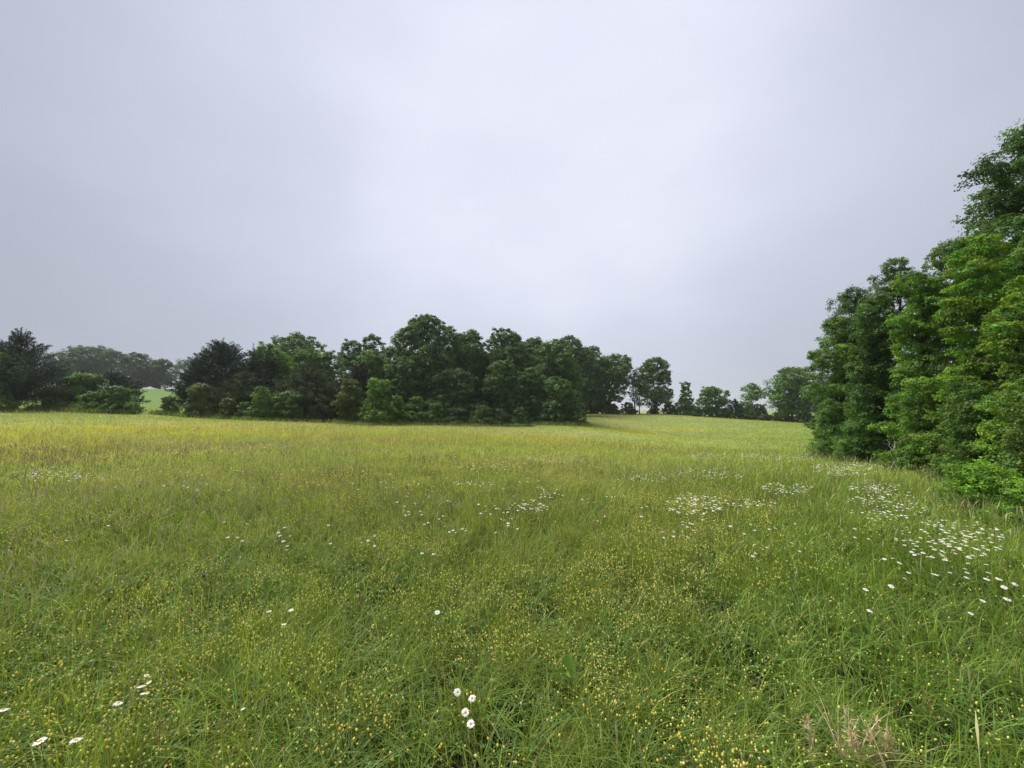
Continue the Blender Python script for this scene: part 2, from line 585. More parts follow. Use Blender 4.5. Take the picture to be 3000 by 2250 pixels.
def build_grass():
    parts = []
    # the sward: clumped blades, thinner and wider with distance
    x, y, d = scatter(95000, 3.6, 105, extra_near=22000)
    n = len(x)
    clump = fbm(x / 0.33, y / 0.33, 61, 2)
    hollow = fbm(x / 0.21 + 9, y / 0.21, 66, 2)
    keep = rng.random(n) < (0.35 + 0.9 * sstep(0.3, 0.62, clump)) * (1 - 0.75 * sstep(0.52, 0.66, hollow) * sstep(7, 3, d))
    x, y, d, clump = x[keep], y[keep], d[keep], clump[keep]
    n = len(x)
    h = (0.13 + 0.24 * rng.random(n) ** 1.3) * (0.78 + 0.5 * clump)
    tall = fbm(x / 2.4, y / 2.4, 71, 2)
    h *= 0.75 + 0.5 * tall
    w = 0.0050 * (1 + d / 6.0) * rng.uniform(0.55, 1.25, n)
    bed = fbm(x / 0.5, y / 0.5, 81, 2) * 9
    az = bed + rng.normal(0, 1.2, n)
    lean = np.abs(rng.normal(0.42, 0.33, n))
    c = meadow(x, y)
    near = sstep(14, 3, d)[:, None]
    hue = rng.random((n, 1))
    calm = 1 - 0.7 * sstep(12, 36, d)[:, None]
    c = c * (1 + (hue - 0.5) * 0.5 * calm * np.array((1.1, 0.75, 0.6)))
    c = c * (1 + rng.uniform(-0.4, 0.4, (n, 1)) * calm)
    c[:, 1] *= 1 + 0.06 * near[:, 0]
    cool = (rng.random(n) < 0.18)[:, None] * near
    c = c * (1 - cool) + np.array((0.10, 0.19, 0.065)) * cool
    deadb = (rng.random(n) < 0.05)[:, None]
    c = np.where(deadb, np.array((0.24, 0.19, 0.10)) * rng.uniform(0.6, 1.2, (n, 1)), c)
    tip = c * np.array((1.36, 1.26, 1.0))
    h *= 1 - 0.35 * sstep(25, 45, d)
    z = ground(x, y) - 0.01
    root = np.stack([x, y, z], 1)
    yaw = rng.uniform(0, math.pi, n)
    for lo, hi, sg in ((0, 6, 5), (6, 22, 3), (22, 500, 2)):
        k = (d >= lo) & (d < hi)
        parts.append(blades(root[k], h[k], w[k], az[k], lean[k], yaw[k], sg, c[k] * 0.9, tip[k]))
    # broad arching blades in tufts nearby
    nt_ = 420
    tx, ty, td = scatter(650, 3, 16)
    nb = 14
    bx = np.repeat(tx, nb) + rng.normal(0, 0.025, len(tx) * nb)
    by = np.repeat(ty, nb) + rng.normal(0, 0.025, len(tx) * nb)
    m = len(bx)
    bh = rng.uniform(0.20, 0.40, m)
    bz = ground(bx, by)
    baz = rng.uniform(0, 6.28, m)
    bc = np.array((0.150, 0.245, 0.045)) * rng.uniform(0.6, 1.4, (m, 1)) * (1 + rng.normal(0, 0.08, (m, 3)))
    parts.append(blades(np.stack([bx, by, bz], 1), bh, rng.uniform(0.005, 0.012, m), baz, rng.uniform(0.5, 1.25, m),
                        baz + 1.57 + rng.normal(0, 0.3, m), 7, bc * 0.85, bc * np.array((1.3, 1.2, 1.0))))
    v, q, c = join(parts)
    tag(mesh_obj("grass", v, q, 4, M_GRASS, col=c), "tall green meadow grass covering the whole field", "grass", kind='stuff')
    # clover leaves: short three-leaved plants between the blades
    x, y, d = scatter(9000, 3.4, 22, extra_near=0)
    n = len(x)
    z = ground(x, y) + rng.uniform(0.05, 0.22, n)
    vs, cs = [], []
    s = rng.uniform(0.006, 0.011, n) * (1 + d / 9)
    rot = rng.uniform(0, 6.28, n)
    cc = np.array((0.10, 0.19, 0.035)) * rng.uniform(0.6, 1.35, (n, 1))
    for k in range(3):
        a = rot + k * 2.094
        u = np.stack([np.cos(a), np.sin(a), rng.uniform(-0.2, 0.5, n)], 1)
        s2 = np.stack([-np.sin(a), np.cos(a), np.zeros(n)], 1)
        r0 = np.stack([x, y, z], 1)
        e = s[:, None]
        vs.append(np.stack([r0, r0 + u * e + s2 * e * 0.5, r0 + u * e * 1.7, r0 + u * e - s2 * e * 0.5], 1))
        cs.append(np.repeat(cc[:, None, :], 4, 1))
    v = np.concatenate(vs).reshape(-1, 3)
    q = np.arange(len(v)).reshape(-1, 4)
    tag(mesh_obj("clover_leaves", v, q, 4, M_GRASS, col=np.concatenate(cs).reshape(-1, 3)),
        "small green clover leaves low between the grass blades", "ground cover", kind='stuff')
    # flowering grass: thin stalks with pale tan and reddish seed heads
    x, y, d = scatter(9000, 6.5, 60)
    px = 1500 + F * x / np.maximum(y, 0.5)
    n0 = fbm(x / 5, y / 3.5, 91, 3)
    k = rng.random(len(x)) < (0.10 + 0.9 * sstep(0.40, 0.60, n0)) * (0.12 + 0.88 * sstep(4, 9, d)) * (0.55 + 0.45 * sstep(2600, 1700, px))
    x, y, d, n0 = x[k], y[k], d[k], n0[k]
    n = len(x)
    h = rng.uniform(0.30, 0.56, n)
    red = fbm(x / 6, y / 4, 95, 2)[:, None]
    tone = rng.random((n, 1))
    c = (np.array((0.50, 0.48, 0.24)) * (1 - tone) + np.array((0.36, 0.30, 0.17)) * tone)
    c = c * (1 - sstep(0.55, 0.7, red) * 0.35) * rng.uniform(0.8, 1.25, (n, 1))
    base = meadow(x, y)
    v, q, c = blades(np.stack([x, y, ground(x, y)], 1), h, 0.010 * (1 + d / 11) * rng.uniform(0.5, 1.1, n), rng.uniform(0, 6.28, n),
                     rng.uniform(0.05, 0.4, n), rng.uniform(0, 3.14, n), 6, base, c, 'stalk')
    tag(mesh_obj("seeding_grass", v, q, 4, M_SEED, col=c), "thin tan seed heads rising above the meadow grass", "grass", kind='stuff')


build_grass()


# ------------------------------------------------------------------ yellow clover blossoms
def ball_shape(nr=4, k=7):
    v = [(0, 0, -1.0)]
    for i in range(1, nr):
        a = -math.pi / 2 + math.pi * i / nr
        for j in range(k):
            b = 2 * math.pi * (j + 0.5 * (i % 2)) / k
            v.append((math.cos(a) * math.cos(b), math.cos(a) * math.sin(b), math.sin(a)))
    v.append((0, 0, 1.0))
    t = []
    for j in range(k):
        t.append((0, 1 + (j + 1) % k, 1 + j))
        e = 1 + (nr - 2) * k
        t.append((len(v) - 1, e + j, e + (j + 1) % k))
        for i in range(nr - 2):
            a, b = 1 + i * k + j, 1 + i * k + (j + 1) % k
            t.append((a, b, a + k))
            t.append((b, b + k, a + k))
    return np.array(v, float), np.array(t)


M_YEL = foliage_mat("yellow_petals", rough=0.6, trans=0.4, spec=0.2, tcol=(1.0, 0.98, 0.85))
M_STEM = foliage_mat("flower_stem", base=(0.10, 0.17, 0.04), rough=0.6, trans=0.2)


def yellow_blossoms():
    x, y, d = scatter(95000, 4.2, 45, dmin=0.9)
    px = 1500 + F * x / np.maximum(y, 0.3)
    n0 = fbm(x / 1.3, y / 1.1, 101, 3)
    n1 = fbm(x / 4.5, y / 3, 111, 2)
    n2 = fbm(x / 0.3, y / 0.3, 121, 2)
    dens = (0.06 + 0.95 * sstep(0.42, 0.62, n0)) * (0.3 + 0.75 * sstep(0.35, 0.6, n1)) * (0.3 + 1.0 * sstep(0.4, 0.6, n2))
    dens *= 1 - 0.82 * sstep(1900, 2450, px + 300 * (n1 - 0.5))
    dens *= 1 - 0.5 * sstep(1600, 1900, px) * sstep(7, 12, d)
    dens *= 1 - 0.80 * sstep(7, 17, d)
    k = rng.random(len(x)) < np.clip(dens, 0.02, 1)
    x, y, d, n0 = x[k], y[k], d[k], n0[k]
    n = len(x)
    z = ground(x, y) + rng.uniform(0.23, 0.385, n)
    r = rng.uniform(0.0026, 0.0050, n) * (1 + d / 18)
    t = rng.random((n, 1))
    kind = rng.random((n, 1))
    c = np.array((0.88, 0.80, 0.15)) * (1 - t) + np.array((0.90, 0.90, 0.34)) * t
    c = np.where(kind < 0.045, np.array((0.62, 0.40, 0.20)), c)
    c = np.where(kind > 0.86, np.array((0.60, 0.52, 0.22)), c) * rng.uniform(0.8, 1.1, (n, 1))
    qx, qy = to_px(x, y, z)
    inview = (qx > 0) & (qx < 3000) & (qy < 2250) & (qy > 0)
    order = np.argsort(np.where(inview, d, 1e9))
    first = order[:300]
    rest = np.setdiff1d(np.arange(n), first)
    sv_, st_ = ball_shape(3, 5)
    # the many: one object
    rr = r[rest]
    tilt = rng.normal(0, 0.35, (len(rest), 2))
    V = sv_[None] * np.stack([rr, rr, rr * 1.25], 1)[:, None, :]
    V = V.copy()
    V[:, :, 0] += V[:, :, 2] * tilt[:, None, 0]
    V[:, :, 1] += V[:, :, 2] * tilt[:, None, 1]
    V += np.stack([x[rest], y[rest], z[rest]], 1)[:, None, :]
    nv = len(sv_)
    T = (np.arange(len(rest))[:, None, None] * nv + st_[None]).reshape(-1, 3)
    CC = np.repeat(c[rest][:, None, :], nv, 1).reshape(-1, 3)
    tag(mesh_obj("yellow_clover_blossoms", V.reshape(-1, 3), T, 3, M_YEL, col=CC, smooth=True),
        "countless tiny yellow clover blossoms dotted through the grass", "flowers", kind='stuff')
    # the nearest: each one its own object, from a few shared meshes (head ruffled with tiny florets, thin stem)
    protos = []
    bv, bt = ball_shape(6, 9)
    for m in range(10):
        g = Geo()
        ruf = 1 + 0.16 * rng.normal(0, 1, (len(bv), 1))
        hv = bv * ruf * np.array((0.0058, 0.0058, 0.0074))
        g.add(hv, t=bt, m=0)
        g.tube([(0, 0, -0.005), (0.004, 0.002, -0.08), (0.01 * rng.normal(), 0.01 * rng.normal(), -0.24)], (0.0009, 0.0010, 0.0012), 4, m=1)
        tc_ = np.array([(0.90, 0.77, 0.15), (0.90, 0.84, 0.30), (0.90, 0.78, 0.16), (0.88, 0.78, 0.18), (0.88, 0.85, 0.34), (0.90, 0.76, 0.14), (0.62, 0.38, 0.18), (0.88, 0.78, 0.18), (0.88, 0.85, 0.34), (0.90, 0.76, 0.14)][m % 10])
        cols = np.tile(tc_, (g.n, 1)) * rng.uniform(0.85, 1.12, (g.n, 1))
        cols[len(bv):] = 1
        o = g.obj("yellow_clover_blossom", [M_YEL, M_STEM], col=cols)
        protos.append(o)
    for m, i in enumerate(first):
        src = protos[m % 10]
        if m < 10:
            o = src
        else:
            o = src.copy()
            COL.objects.link(o)
        o.location = (x[i], y[i], z[i])
        o.rotation_euler = (rng.normal(0, 0.3), rng.normal(0, 0.3), rng.uniform(0, 6.28))
        s = r[i] / 0.0056
        o.scale = (s, s, s)
        tone_ = ("golden", "lemon yellow", "golden", "golden", "pale yellow", "golden", "faded orange", "golden", "pale yellow", "golden")[m % 10]
        pl = ("beside the bottom left corner", "under the bottom left daisies", "left of the four centre daisies", "below the four centre daisies",
              "right of the four centre daisies", "left of the dry tan tuft", "beside the dry tan tuft", "in the bottom right corner")[int(np.clip(qx[i] / 375, 0, 7))]
        row_ = "lower" if qy[i] > 2120 else "higher"
        tag(o, "tiny %s clover blossom %s, %s" % (tone_, pl, row_), "flower", "yellow clover blossoms nearest the camera")


yellow_blossoms()

# ------------------------------------------------------------------ daisies
M_PETAL = plain_mat("daisy_petals", (0.66, 0.66, 0.63), 0.6, 0.05, 60)
M_DISC = plain_mat("daisy_centre", (0.62, 0.42, 0.05), 0.8, 0.2, 300)
M_DSTEM = plain_mat("daisy_stem", (0.10, 0.16, 0.04), 0.6, 0.2, 30)


def petals_geo(g, m=0, rad=0.023, n=16, droop=0.15):
    for j in range(n):
        a = 2 * math.pi * j / n + rng.normal(0, 0.05)
        L_ = rad * rng.uniform(0.88, 1.06)
        wd = rad * 0.165
        u = np.array((math.cos(a), math.sin(a), 0))
        s = np.array((-math.sin(a), math.cos(a), 0))
        zz = rng.normal(0, 0.0012)
        dz = -droop * rad * rng.uniform(0.2, 1.3)
        pts = [u * 0.006 - s * wd * 0.35, u * 0.006 + s * wd * 0.35,
               u * L_ * 0.6 + s * wd + (0, 0, zz), u * L_ * 0.6 - s * wd + (0, 0, zz),
               u * L_ + s * wd * 0.5 + (0, 0, dz), u * L_ - s * wd * 0.5 + (0, 0, dz)]
        g.add(pts, q=[(0, 1, 2, 3), (3, 2, 4, 5)], m=m)


def disc_geo(g, m=0, r=0.0072):
    v, t = ball_shape(6, 10)
    g.add(v * np.array((r, r, r * 0.55)) + (0, 0, 0.001), t=t, m=m)


DAISY = []      # (px, row, label, category group)


def near_daisy(px, py, label, group, size=1.0, tilt=None):
    DAISY.append(dict(px=px, py=py, label=label, group=group, near=True, size=size, tilt=tilt))


def drift(cx, cy, rx, ry, n, label, group, size=1.0):
    for _ in range(n):
        a, q = rng.uniform(0, 6.28), rng.random() ** 0.6
        DAISY.append(dict(px=cx + rx * q * math.cos(a), py=cy + ry * q * math.sin(a), label=label, group=group, near=False, size=size, tilt=None))


def pts(lst, label, group):
    for a in lst:
        DAISY.append(dict(px=a[0], py=a[1], label=label, group=group, near=False, size=1.0, tilt=None))


g4 = "four daisies near the bottom centre"
near_daisy(1340, 2027, "white daisy facing up, uppermost of the four near the bottom centre", g4)
near_daisy(1383, 2045, "white daisy just right of the uppermost of four near the bottom centre", g4)
near_daisy(1363, 2086, "white daisy third down of the four near the bottom centre", g4)
near_daisy(1379, 2120, "white daisy tilted and half hidden, lowest of the four near the bottom centre", g4)
gl = "daisies at the bottom left"
near_daisy(117, 2171, "large white daisy seen edge-on, nearest the bottom left corner", gl, 1.15)
near_daisy(222, 2168, "large white daisy seen edge-on, right-hand one of the bottom left pair", gl, 1.1)
near_daisy(9, 2079, "white daisy cut by the left edge of the picture near the bottom", gl, 1.1)
near_daisy(346, 2059, "single white daisy tilted, between the bottom left pair and the tan seed head", gl)
near_daisy(413, 2010, "white daisy, upper one of two stacked edge-on beside the tan seed head", gl)
near_daisy(425, 2030, "white daisy, lower one of two stacked edge-on beside the tan seed head", gl)
near_daisy(430, 1978, "tiny white daisy topmost above the stacked pair at bottom left", gl, 0.6)
near_daisy(436, 1999, "tiny white daisy just above the stacked pair at bottom left", gl, 0.6)
near_daisy(712, 2076, "small white daisy bud alone among grass at lower left centre", gl, 0.5)
gm = "three daisies in the left middle foreground"
near_daisy(788, 1791, "white daisy, left one of three in the left middle foreground", gm, 0.9)
near_daisy(853, 1787, "white daisy, right one of three in the left middle foreground", gm, 0.9)
near_daisy(832, 1828, "white daisy, lowest of three in the left middle foreground", gm, 0.8)
near_daisy(1281, 1794, "single white daisy half closed, above the four at bottom centre", "lone daisies in the foreground")
gr = "lone daisies in the right foreground"
near_daisy(2536, 1727, "white daisy lying flat, left one of a pair in the right foreground", gr)
near_daisy(2611, 1717, "ragged white daisy, right one of a pair in the right foreground", gr)
near_daisy(2549, 1789, "ragged white daisy with spread petals, lowest in the right foreground", gr, 0.95)
near_daisy(2844, 1797, "small white daisy below the drift at the right edge", gr, 0.8)
near_daisy(2879, 1760, "pale round daisy beside a seed head under the right-hand drift", gr, 0.8)
near_daisy(2951, 1755, "large white daisy closest to the right edge, lowest of four there", gr, 1.1)
near_daisy(2942, 1720, "white daisy seen edge-on near the right edge, left of the upper pair", gr)
near_daisy(2975, 1711, "white daisy with a visible yellow eye near the right edge, right of the upper pair", gr)
near_daisy(2834, 1692, "broad white daisy, left of three in a row below the right-hand drift", gr, 1.1)
near_daisy(2891, 1696, "broad white daisy, middle of three in a row below the right-hand drift", gr, 1.1)
near_daisy(2927, 1696, "broad white daisy, right of three in a row below the right-hand drift", gr, 1.1)
near_daisy(2635, 1649, "single white daisy edge-on, left below the right-hand drift", gr)
near_daisy(2343, 1615, "white daisy alone, low between the two right-hand drifts", gr, .8)

pts([(195, 1583), (318, 1540)], "single small white daisy far left in the middle foreground", "lone daisies at the left")
pts([(657, 1529), (719, 1546), (726, 1535), (667, 1574), (696, 1574), (710, 1584)], "white daisy in the loose left-hand group of six above the foreground",
    "loose group of six daisies at the left")
pts([(833, 1545), (816, 1560), (820, 1569), (850, 1570), (830, 1585), (842, 1599), (839, 1611), (830, 1624), (962, 1538), (968, 1592)],
    "white daisy in the short upright column of daisies left of centre", "column of daisies left of centre")
Z3 = [(516, 540), (625, 628), (597, 660), (628, 655), (733, 625), (743, 655), (872, 668), (943, 668), (905, 695), (803, 730), (768, 745), (960, 765),
      (1000, 815), (1035, 800), (1062, 820), (1115, 790), (1127, 783), (1152, 803), (622, 465), (597, 485), (615, 492), (808, 493), (683, 550),
      (587, 578), (985, 527), (1008, 535), (305, 852), (250, 895), (190, 915), (308, 945), (747, 1012), (852, 1020), (12, 377), (155, 422), (715, 372)]
pts([(1000 + a / 3.16, 1300 + b / 3.16) for a, b in Z3], "white daisy scattered left of the dense central drift", "daisies scattered left of the central drift")
Z4 = [(1270, 560), (1333, 575), (1333, 622), (1290, 643), (1380, 650), (1420, 572), (1435, 598), (1462, 603), (1555, 605), (1500, 635), (1540, 632), (1580, 690), (1580, 705),
      (1480, 695), (1510, 705), (1545, 735), (1545, 757), (1430, 820), (1590, 483), (1630, 787)]
pts([(1000 + a / 3.16, 1300 + b / 3.16) for a, b in Z4], "white daisy in the dense drift at the centre of the meadow", "dense central daisy drift")
drift(1552, 1482, 62, 19, 42, "white daisy in the dense drift at the centre of the meadow", "dense central daisy drift")
drift(1617, 1442, 62, 20, 26, "white daisy in the dense drift at the centre of the meadow", "dense central daisy drift")
drift(1400, 1415, 75, 9, 20, "small white daisy in the thin row behind the central drift", "thin row behind the central drift")
Z5 = [(228, 672), (160, 713), (565, 672), (620, 580), (570, 592), (310, 410), (320, 488), (405, 480), (295, 492), (245, 490), (130, 542), (75, 545), (20, 515)]
pts([(1700 + a / 3.16, 1300 + b / 3.16) for a, b in Z5], "white daisy scattered between the two central drifts", "daisies between the central drifts")
Z6 = [(765, 815), (870, 815), (865, 855), (775, 870), (1000, 870), (990, 857), (948, 722), (948, 747), (1015, 733), (1040, 742), (993, 770), (945, 810), (1065, 820), (1050, 800), (1135, 703), (1240, 713)]
pts([(1700 + a / 3.16, 1300 + b / 3.16) for a, b in Z6], "white daisy trailing below the dense right-of-centre drift", "daisies below the right-of-centre drift")
drift(2032, 1476, 88, 33, 120, "white daisy in the dense drift right of centre", "dense daisy drift right of centre")
drift(2185, 1474, 90, 14, 24, "white daisy in the thin tail right of the dense right-of-centre drift", "tail of the right-of-centre drift")
Z7 = [(1390, 762), (1580, 745), (1520, 833), (1750, 790), (1803, 780), (1955, 918), (1600, 1040), (1730, 960), (1690, 975), (1610, 932), (1990, 740), (1625, 1013), (1615, 800)]
pts([(1700 + a / 3.16, 1300 + b / 3.16) for a, b in Z7], "lone white daisy in open grass left of the right-hand drift", "lone daisies left of the right-hand drift")
GR1 = "white daisy in the broad right-hand drift beside the low bramble"
drift(2790, 1580, 165, 62, 165, GR1, "broad right-hand daisy drift")
drift(2600, 1480, 120, 50, 120, "small white daisy in the upper right-hand drift below the dead branch", "upper right-hand daisy drift")
Z8 = [(690, 1510), (745, 1505), (830, 1645), (858, 1605), (1030, 1615), (1050, 1620), (1410, 1605), (1265, 1605), (1250, 1578), (1145, 1605), (1395, 1548), (1270, 1540), (485, 1300), (485, 1360), (580, 1370), (575, 1228)]
pts([(2300 + a / 2.37, 1000 + b / 2.37) for a, b in Z8], GR1, "broad right-hand daisy drift")
FARL = "far white daisies too small to count across the meadow"
for a in ((160, 1388, 120, 22, 70), (1443, 1363, 110, 14, 60), (1640, 1345, 100, 14, 60), (1890, 1397, 90, 18, 40), (2300, 1430, 85, 18, 70), (2480, 1372, 110, 22, 230),
          (2080, 1335, 70, 8, 60), (2190, 1333, 40, 6, 40), (2060, 1382, 90, 14, 60), (2330, 1340, 90, 12, 90), (500, 1320, 140, 12, 60), (800, 1313, 200, 12, 80), (2130, 1395, 60, 10, 20),
          (100, 1310, 120, 14, 30), (2560, 1425, 80, 20, 90), (700, 1400, 500, 40, 70), (1300, 1390, 300, 60, 60), (1500, 1330, 600, 20, 120), (2150, 1260, 120, 14, 60)):
    drift(*a, FARL, None)
# the pale fringe of daisies along the foot of the wood
for _ in range(420):
    px = rng.uniform(880, 1600)
    row = np.interp(px, [880, 1150, 1400, 1600], [1226, 1230, 1241, 1243]) + rng.normal(0, 2.0)
    DAISY.append(dict(px=px, py=row, label=FARL, group=None, near=False, size=1.3, tilt=None))


def build_daisies():
    for dz in DAISY:
        p = hit(dz['px'], dz['py'], 0.41)
        dz['p'] = p
    L_ = [d for d in DAISY if d['p'] is not None]
    L_.sort(key=lambda d: (d['group'] is None, np.hypot(d['p'][0], d['p'][1])))
    # say where in its drift each daisy stands
    for lab in set(d['label'] for d in L_ if d['group']):
        mem = [d for d in L_ if d['label'] == lab]
        if len(mem) < 9:
            if len(mem) > 1:
                for d, k in zip(sorted(mem, key=lambda d: d['px']), ("first", "second", "third", "fourth", "fifth", "sixth", "seventh", "eighth")):
                    d['lab'] = lab + ", %s from the left" % k
            continue
        xs = np.argsort(np.argsort([d['px'] for d in mem])) / len(mem)
        ys = np.argsort(np.argsort([d['py'] for d in mem])) / len(mem)
        for d, u, w_ in zip(mem, xs, ys):
            h_ = ("leftmost part", "left middle part", "middle", "right middle part", "rightmost part")[int(u * 5)]
            v_ = ("back", "centre", "front")[int(w_ * 3)]
            d['lab'] = lab.rsplit(' of centre', 1)[0] + (' of centre' if lab.endswith(' of centre') else '') + ", %s, %s" % (h_, v_)
    # shared meshes
    pm, cm, sm = [], [], []
    singles = []
    for k in range(5):
        g = Geo()
        petals_geo(g, droop=rng.uniform(0.0, 0.4))
        pm.append(g)
        g2 = Geo()
        disc_geo(g2)
        cm.append(g2)
        g3 = Geo()
        bx, by = rng.normal(0, 0.03, 2)
        g3.tube([(0, 0, -0.002), (bx * 0.2, by * 0.2, -0.12), (bx, by, -0.36)], (0.0012, 0.0014, 0.0018), 5)
        sm.append(g3)
        g4_ = Geo()
        petals_geo(g4_, 0, n=11, droop=0.2)
        disc_geo(g4_, 1)
        g4_.tube([(0, 0, -0.002), (bx * 0.2, by * 0.2, -0.12), (bx, by, -0.36)], (0.0012, 0.0014, 0.0018), 4, m=2)
        o = g4_.obj("daisy", [M_PETAL, M_DISC, M_DSTEM])
        singles.append(o)
    used = [False] * 5
    rest = []
    cnt = 0
    for i, d in enumerate(L_):
        p = d['p']
        dist = np.hypot(p[0], p[1])
        tl = (rng.normal(0, 0.15), rng.normal(0, 0.15), rng.uniform(0, 6.28))
        s = d['size'] * rng.uniform(0.6, 0.92)
        if d['group'] is None or cnt >= 300:
            rest.append((p, s * 0.8 * (1 + dist / 70), tl))
            continue
        cnt += 1
        if d['near']:
            r = empty("daisy", p)
            k = i % 5
            pm[k].obj("petals", M_PETAL, r)
            cm[k].obj("flower_centre", M_DISC, r, smooth=True)
            st = sm[k].obj("stem", M_DSTEM, r)
            o = r
            s = d['size'] * 0.86
            tl = ((0.30 if d['px'] > 1000 else -0.12) + rng.normal(0, 0.12), rng.normal(0, 0.14), rng.uniform(-0.6, 0.6))
        else:
            k = cnt % 5
            if not used[k]:
                o = singles[k]
                used[k] = True
            else:
                o = singles[k].copy()
                COL.objects.link(o)
            o.location = p
        o.rotation_euler = tl
        o.scale = (s, s, s)
        tag(o, d.get('lab', d['label']), "daisy", d['group'])
    # everything past the first three hundred: one object
    g = Geo()
    k = 8
    th = np.arange(k) * 2 * math.pi / k
    for p, s, tl in rest:
        r = 0.022 * s
        nx, ny = tl[0] * 0.8, tl[1] * 0.8
        v = np.stack([np.cos(th) * r, np.sin(th) * r, -np.cos(th) * r * nx - np.sin(th) * r * ny], 1) * rng.uniform(0.75, 1.1, (k, 1))
        v = np.vstack([v, [[0, 0, 0.25 * r]]]) + p
        g.add(v, t=[(j, (j + 1) % k, k) for j in range(k)])
        y0 = [(math.cos(a) * r * 0.33, math.sin(a) * r * 0.33, 0.28 * r) for a in th[::2]] + [(0, 0, 0.42 * r)]
        g.add(np.array(y0) + p, t=[(j, (j + 1) % 4, 4) for j in range(4)], m=1)
    tag(g.obj("daisies", [M_PETAL, M_DISC]), "distant white daisies sprinkled across the meadow", "daisies", kind='stuff')


build_daisies()

# ------------------------------------------------------------------ trees
M_BARK = plain_mat("bark", (0.06, 0.05, 0.042), 0.9, 0.35, 14)
M_PALE = plain_mat("pale_dead_wood", (0.30, 0.27, 0.25), 0.85, 0.3, 20)
M_LEAF = foliage_mat("tree_leaf", rough=0.5, trans=0.32, spec=0.28, tcol=(1.3, 1.5, 0.5))
M_NEEDLE = foliage_mat("cedar_needle", rough=0.7, trans=0.10, spec=0.15, tcol=(1.1, 1.2, 0.6))


def leaves(pos, size, nrm, col, shape='leaf', aspect=0.5, droop=0.2):
    """one small folded face pair per leaf; nrm biases where its upper side faces"""
    n = len(pos)
    nn = nrm + rng.normal(0, 0.55, (n, 3))
    nn /= np.linalg.norm(nn, axis=1)[:, None] + 1e-9
    a = rng.normal(0, 1, (n, 3))
    if shape == 'needle':
        a = nrm * 1.3 + np.array((0, 0, 0.7)) + rng.normal(0, 0.45, (n, 3))
        nn = rng.normal(0, 1, (n, 3))
    a -= nn * np.sum(a * nn, 1)[:, None]
    a /= np.linalg.norm(a, axis=1)[:, None] + 1e-9
    b = np.cross(nn, a)
    s = size[:, None]
    if shape == 'needle':
        v = np.stack([pos, pos + a * s * 0.45 + b * s * aspect * 0.5, pos + a * s, pos + a * s * 0.45 - b * s * aspect * 0.5], 1)
        q = (np.arange(n)[:, None] * 4 + np.arange(4)[None]).reshape(-1, 4)
        k = 4
    elif shape == 'clump':
        v = np.stack([pos - a * s * 0.5, pos + b * s * aspect, pos + a * s * 0.5 - nn * s * 0.15, pos - b * s * aspect], 1)
        q = (np.arange(n)[:, None] * 4 + np.arange(4)[None]).reshape(-1, 4)
        k = 4
    else:
        tip = pos + a * s - nn * s * droop
        m1, m2 = pos + a * s * 0.35, pos + a * s * 0.72 - nn * s * droop * 0.35
        up = nn * s * 0.08
        v = np.stack([pos, m1 + b * s * aspect * 0.5 + up, m2 + b * s * aspect * 0.38 + up, tip, m2 - b * s * aspect * 0.38 + up, m1 - b * s * aspect * 0.5 + up], 1)
        base = np.arange(n)[:, None] * 6
        q = np.concatenate([base + np.array([[0, 1, 2, 3]]), base + np.array([[0, 3, 4, 5]])])
        k = 6
    c = np.repeat(col[:, None, :], k, 1).reshape(-1, 3)
    return v.reshape(-1, 3), q, c


FEET = []


def unit(n):
    v = rng.normal(0, 1, (n, 3))
    return v / np.linalg.norm(v, axis=1)[:, None]


def limb(g, a, b, r0, r1, sag=0.1, k=6, wob=0.05):
    a, b = np.asarray(a, float), np.asarray(b, float)
    t = np.linspace(0, 1, 6)[:, None]
    L_ = np.linalg.norm(b - a)
    p = a + (b - a) * t
    p[:, 2] += (np.sin(t * math.pi) * sag * L_)[:, 0]
    w = rng.normal(0, wob * L_, (6, 3))
    w[0] = w[-1] = 0
    g.tube(p + w * np.sin(t * math.pi), np.linspace(r0, r1, 6), k)


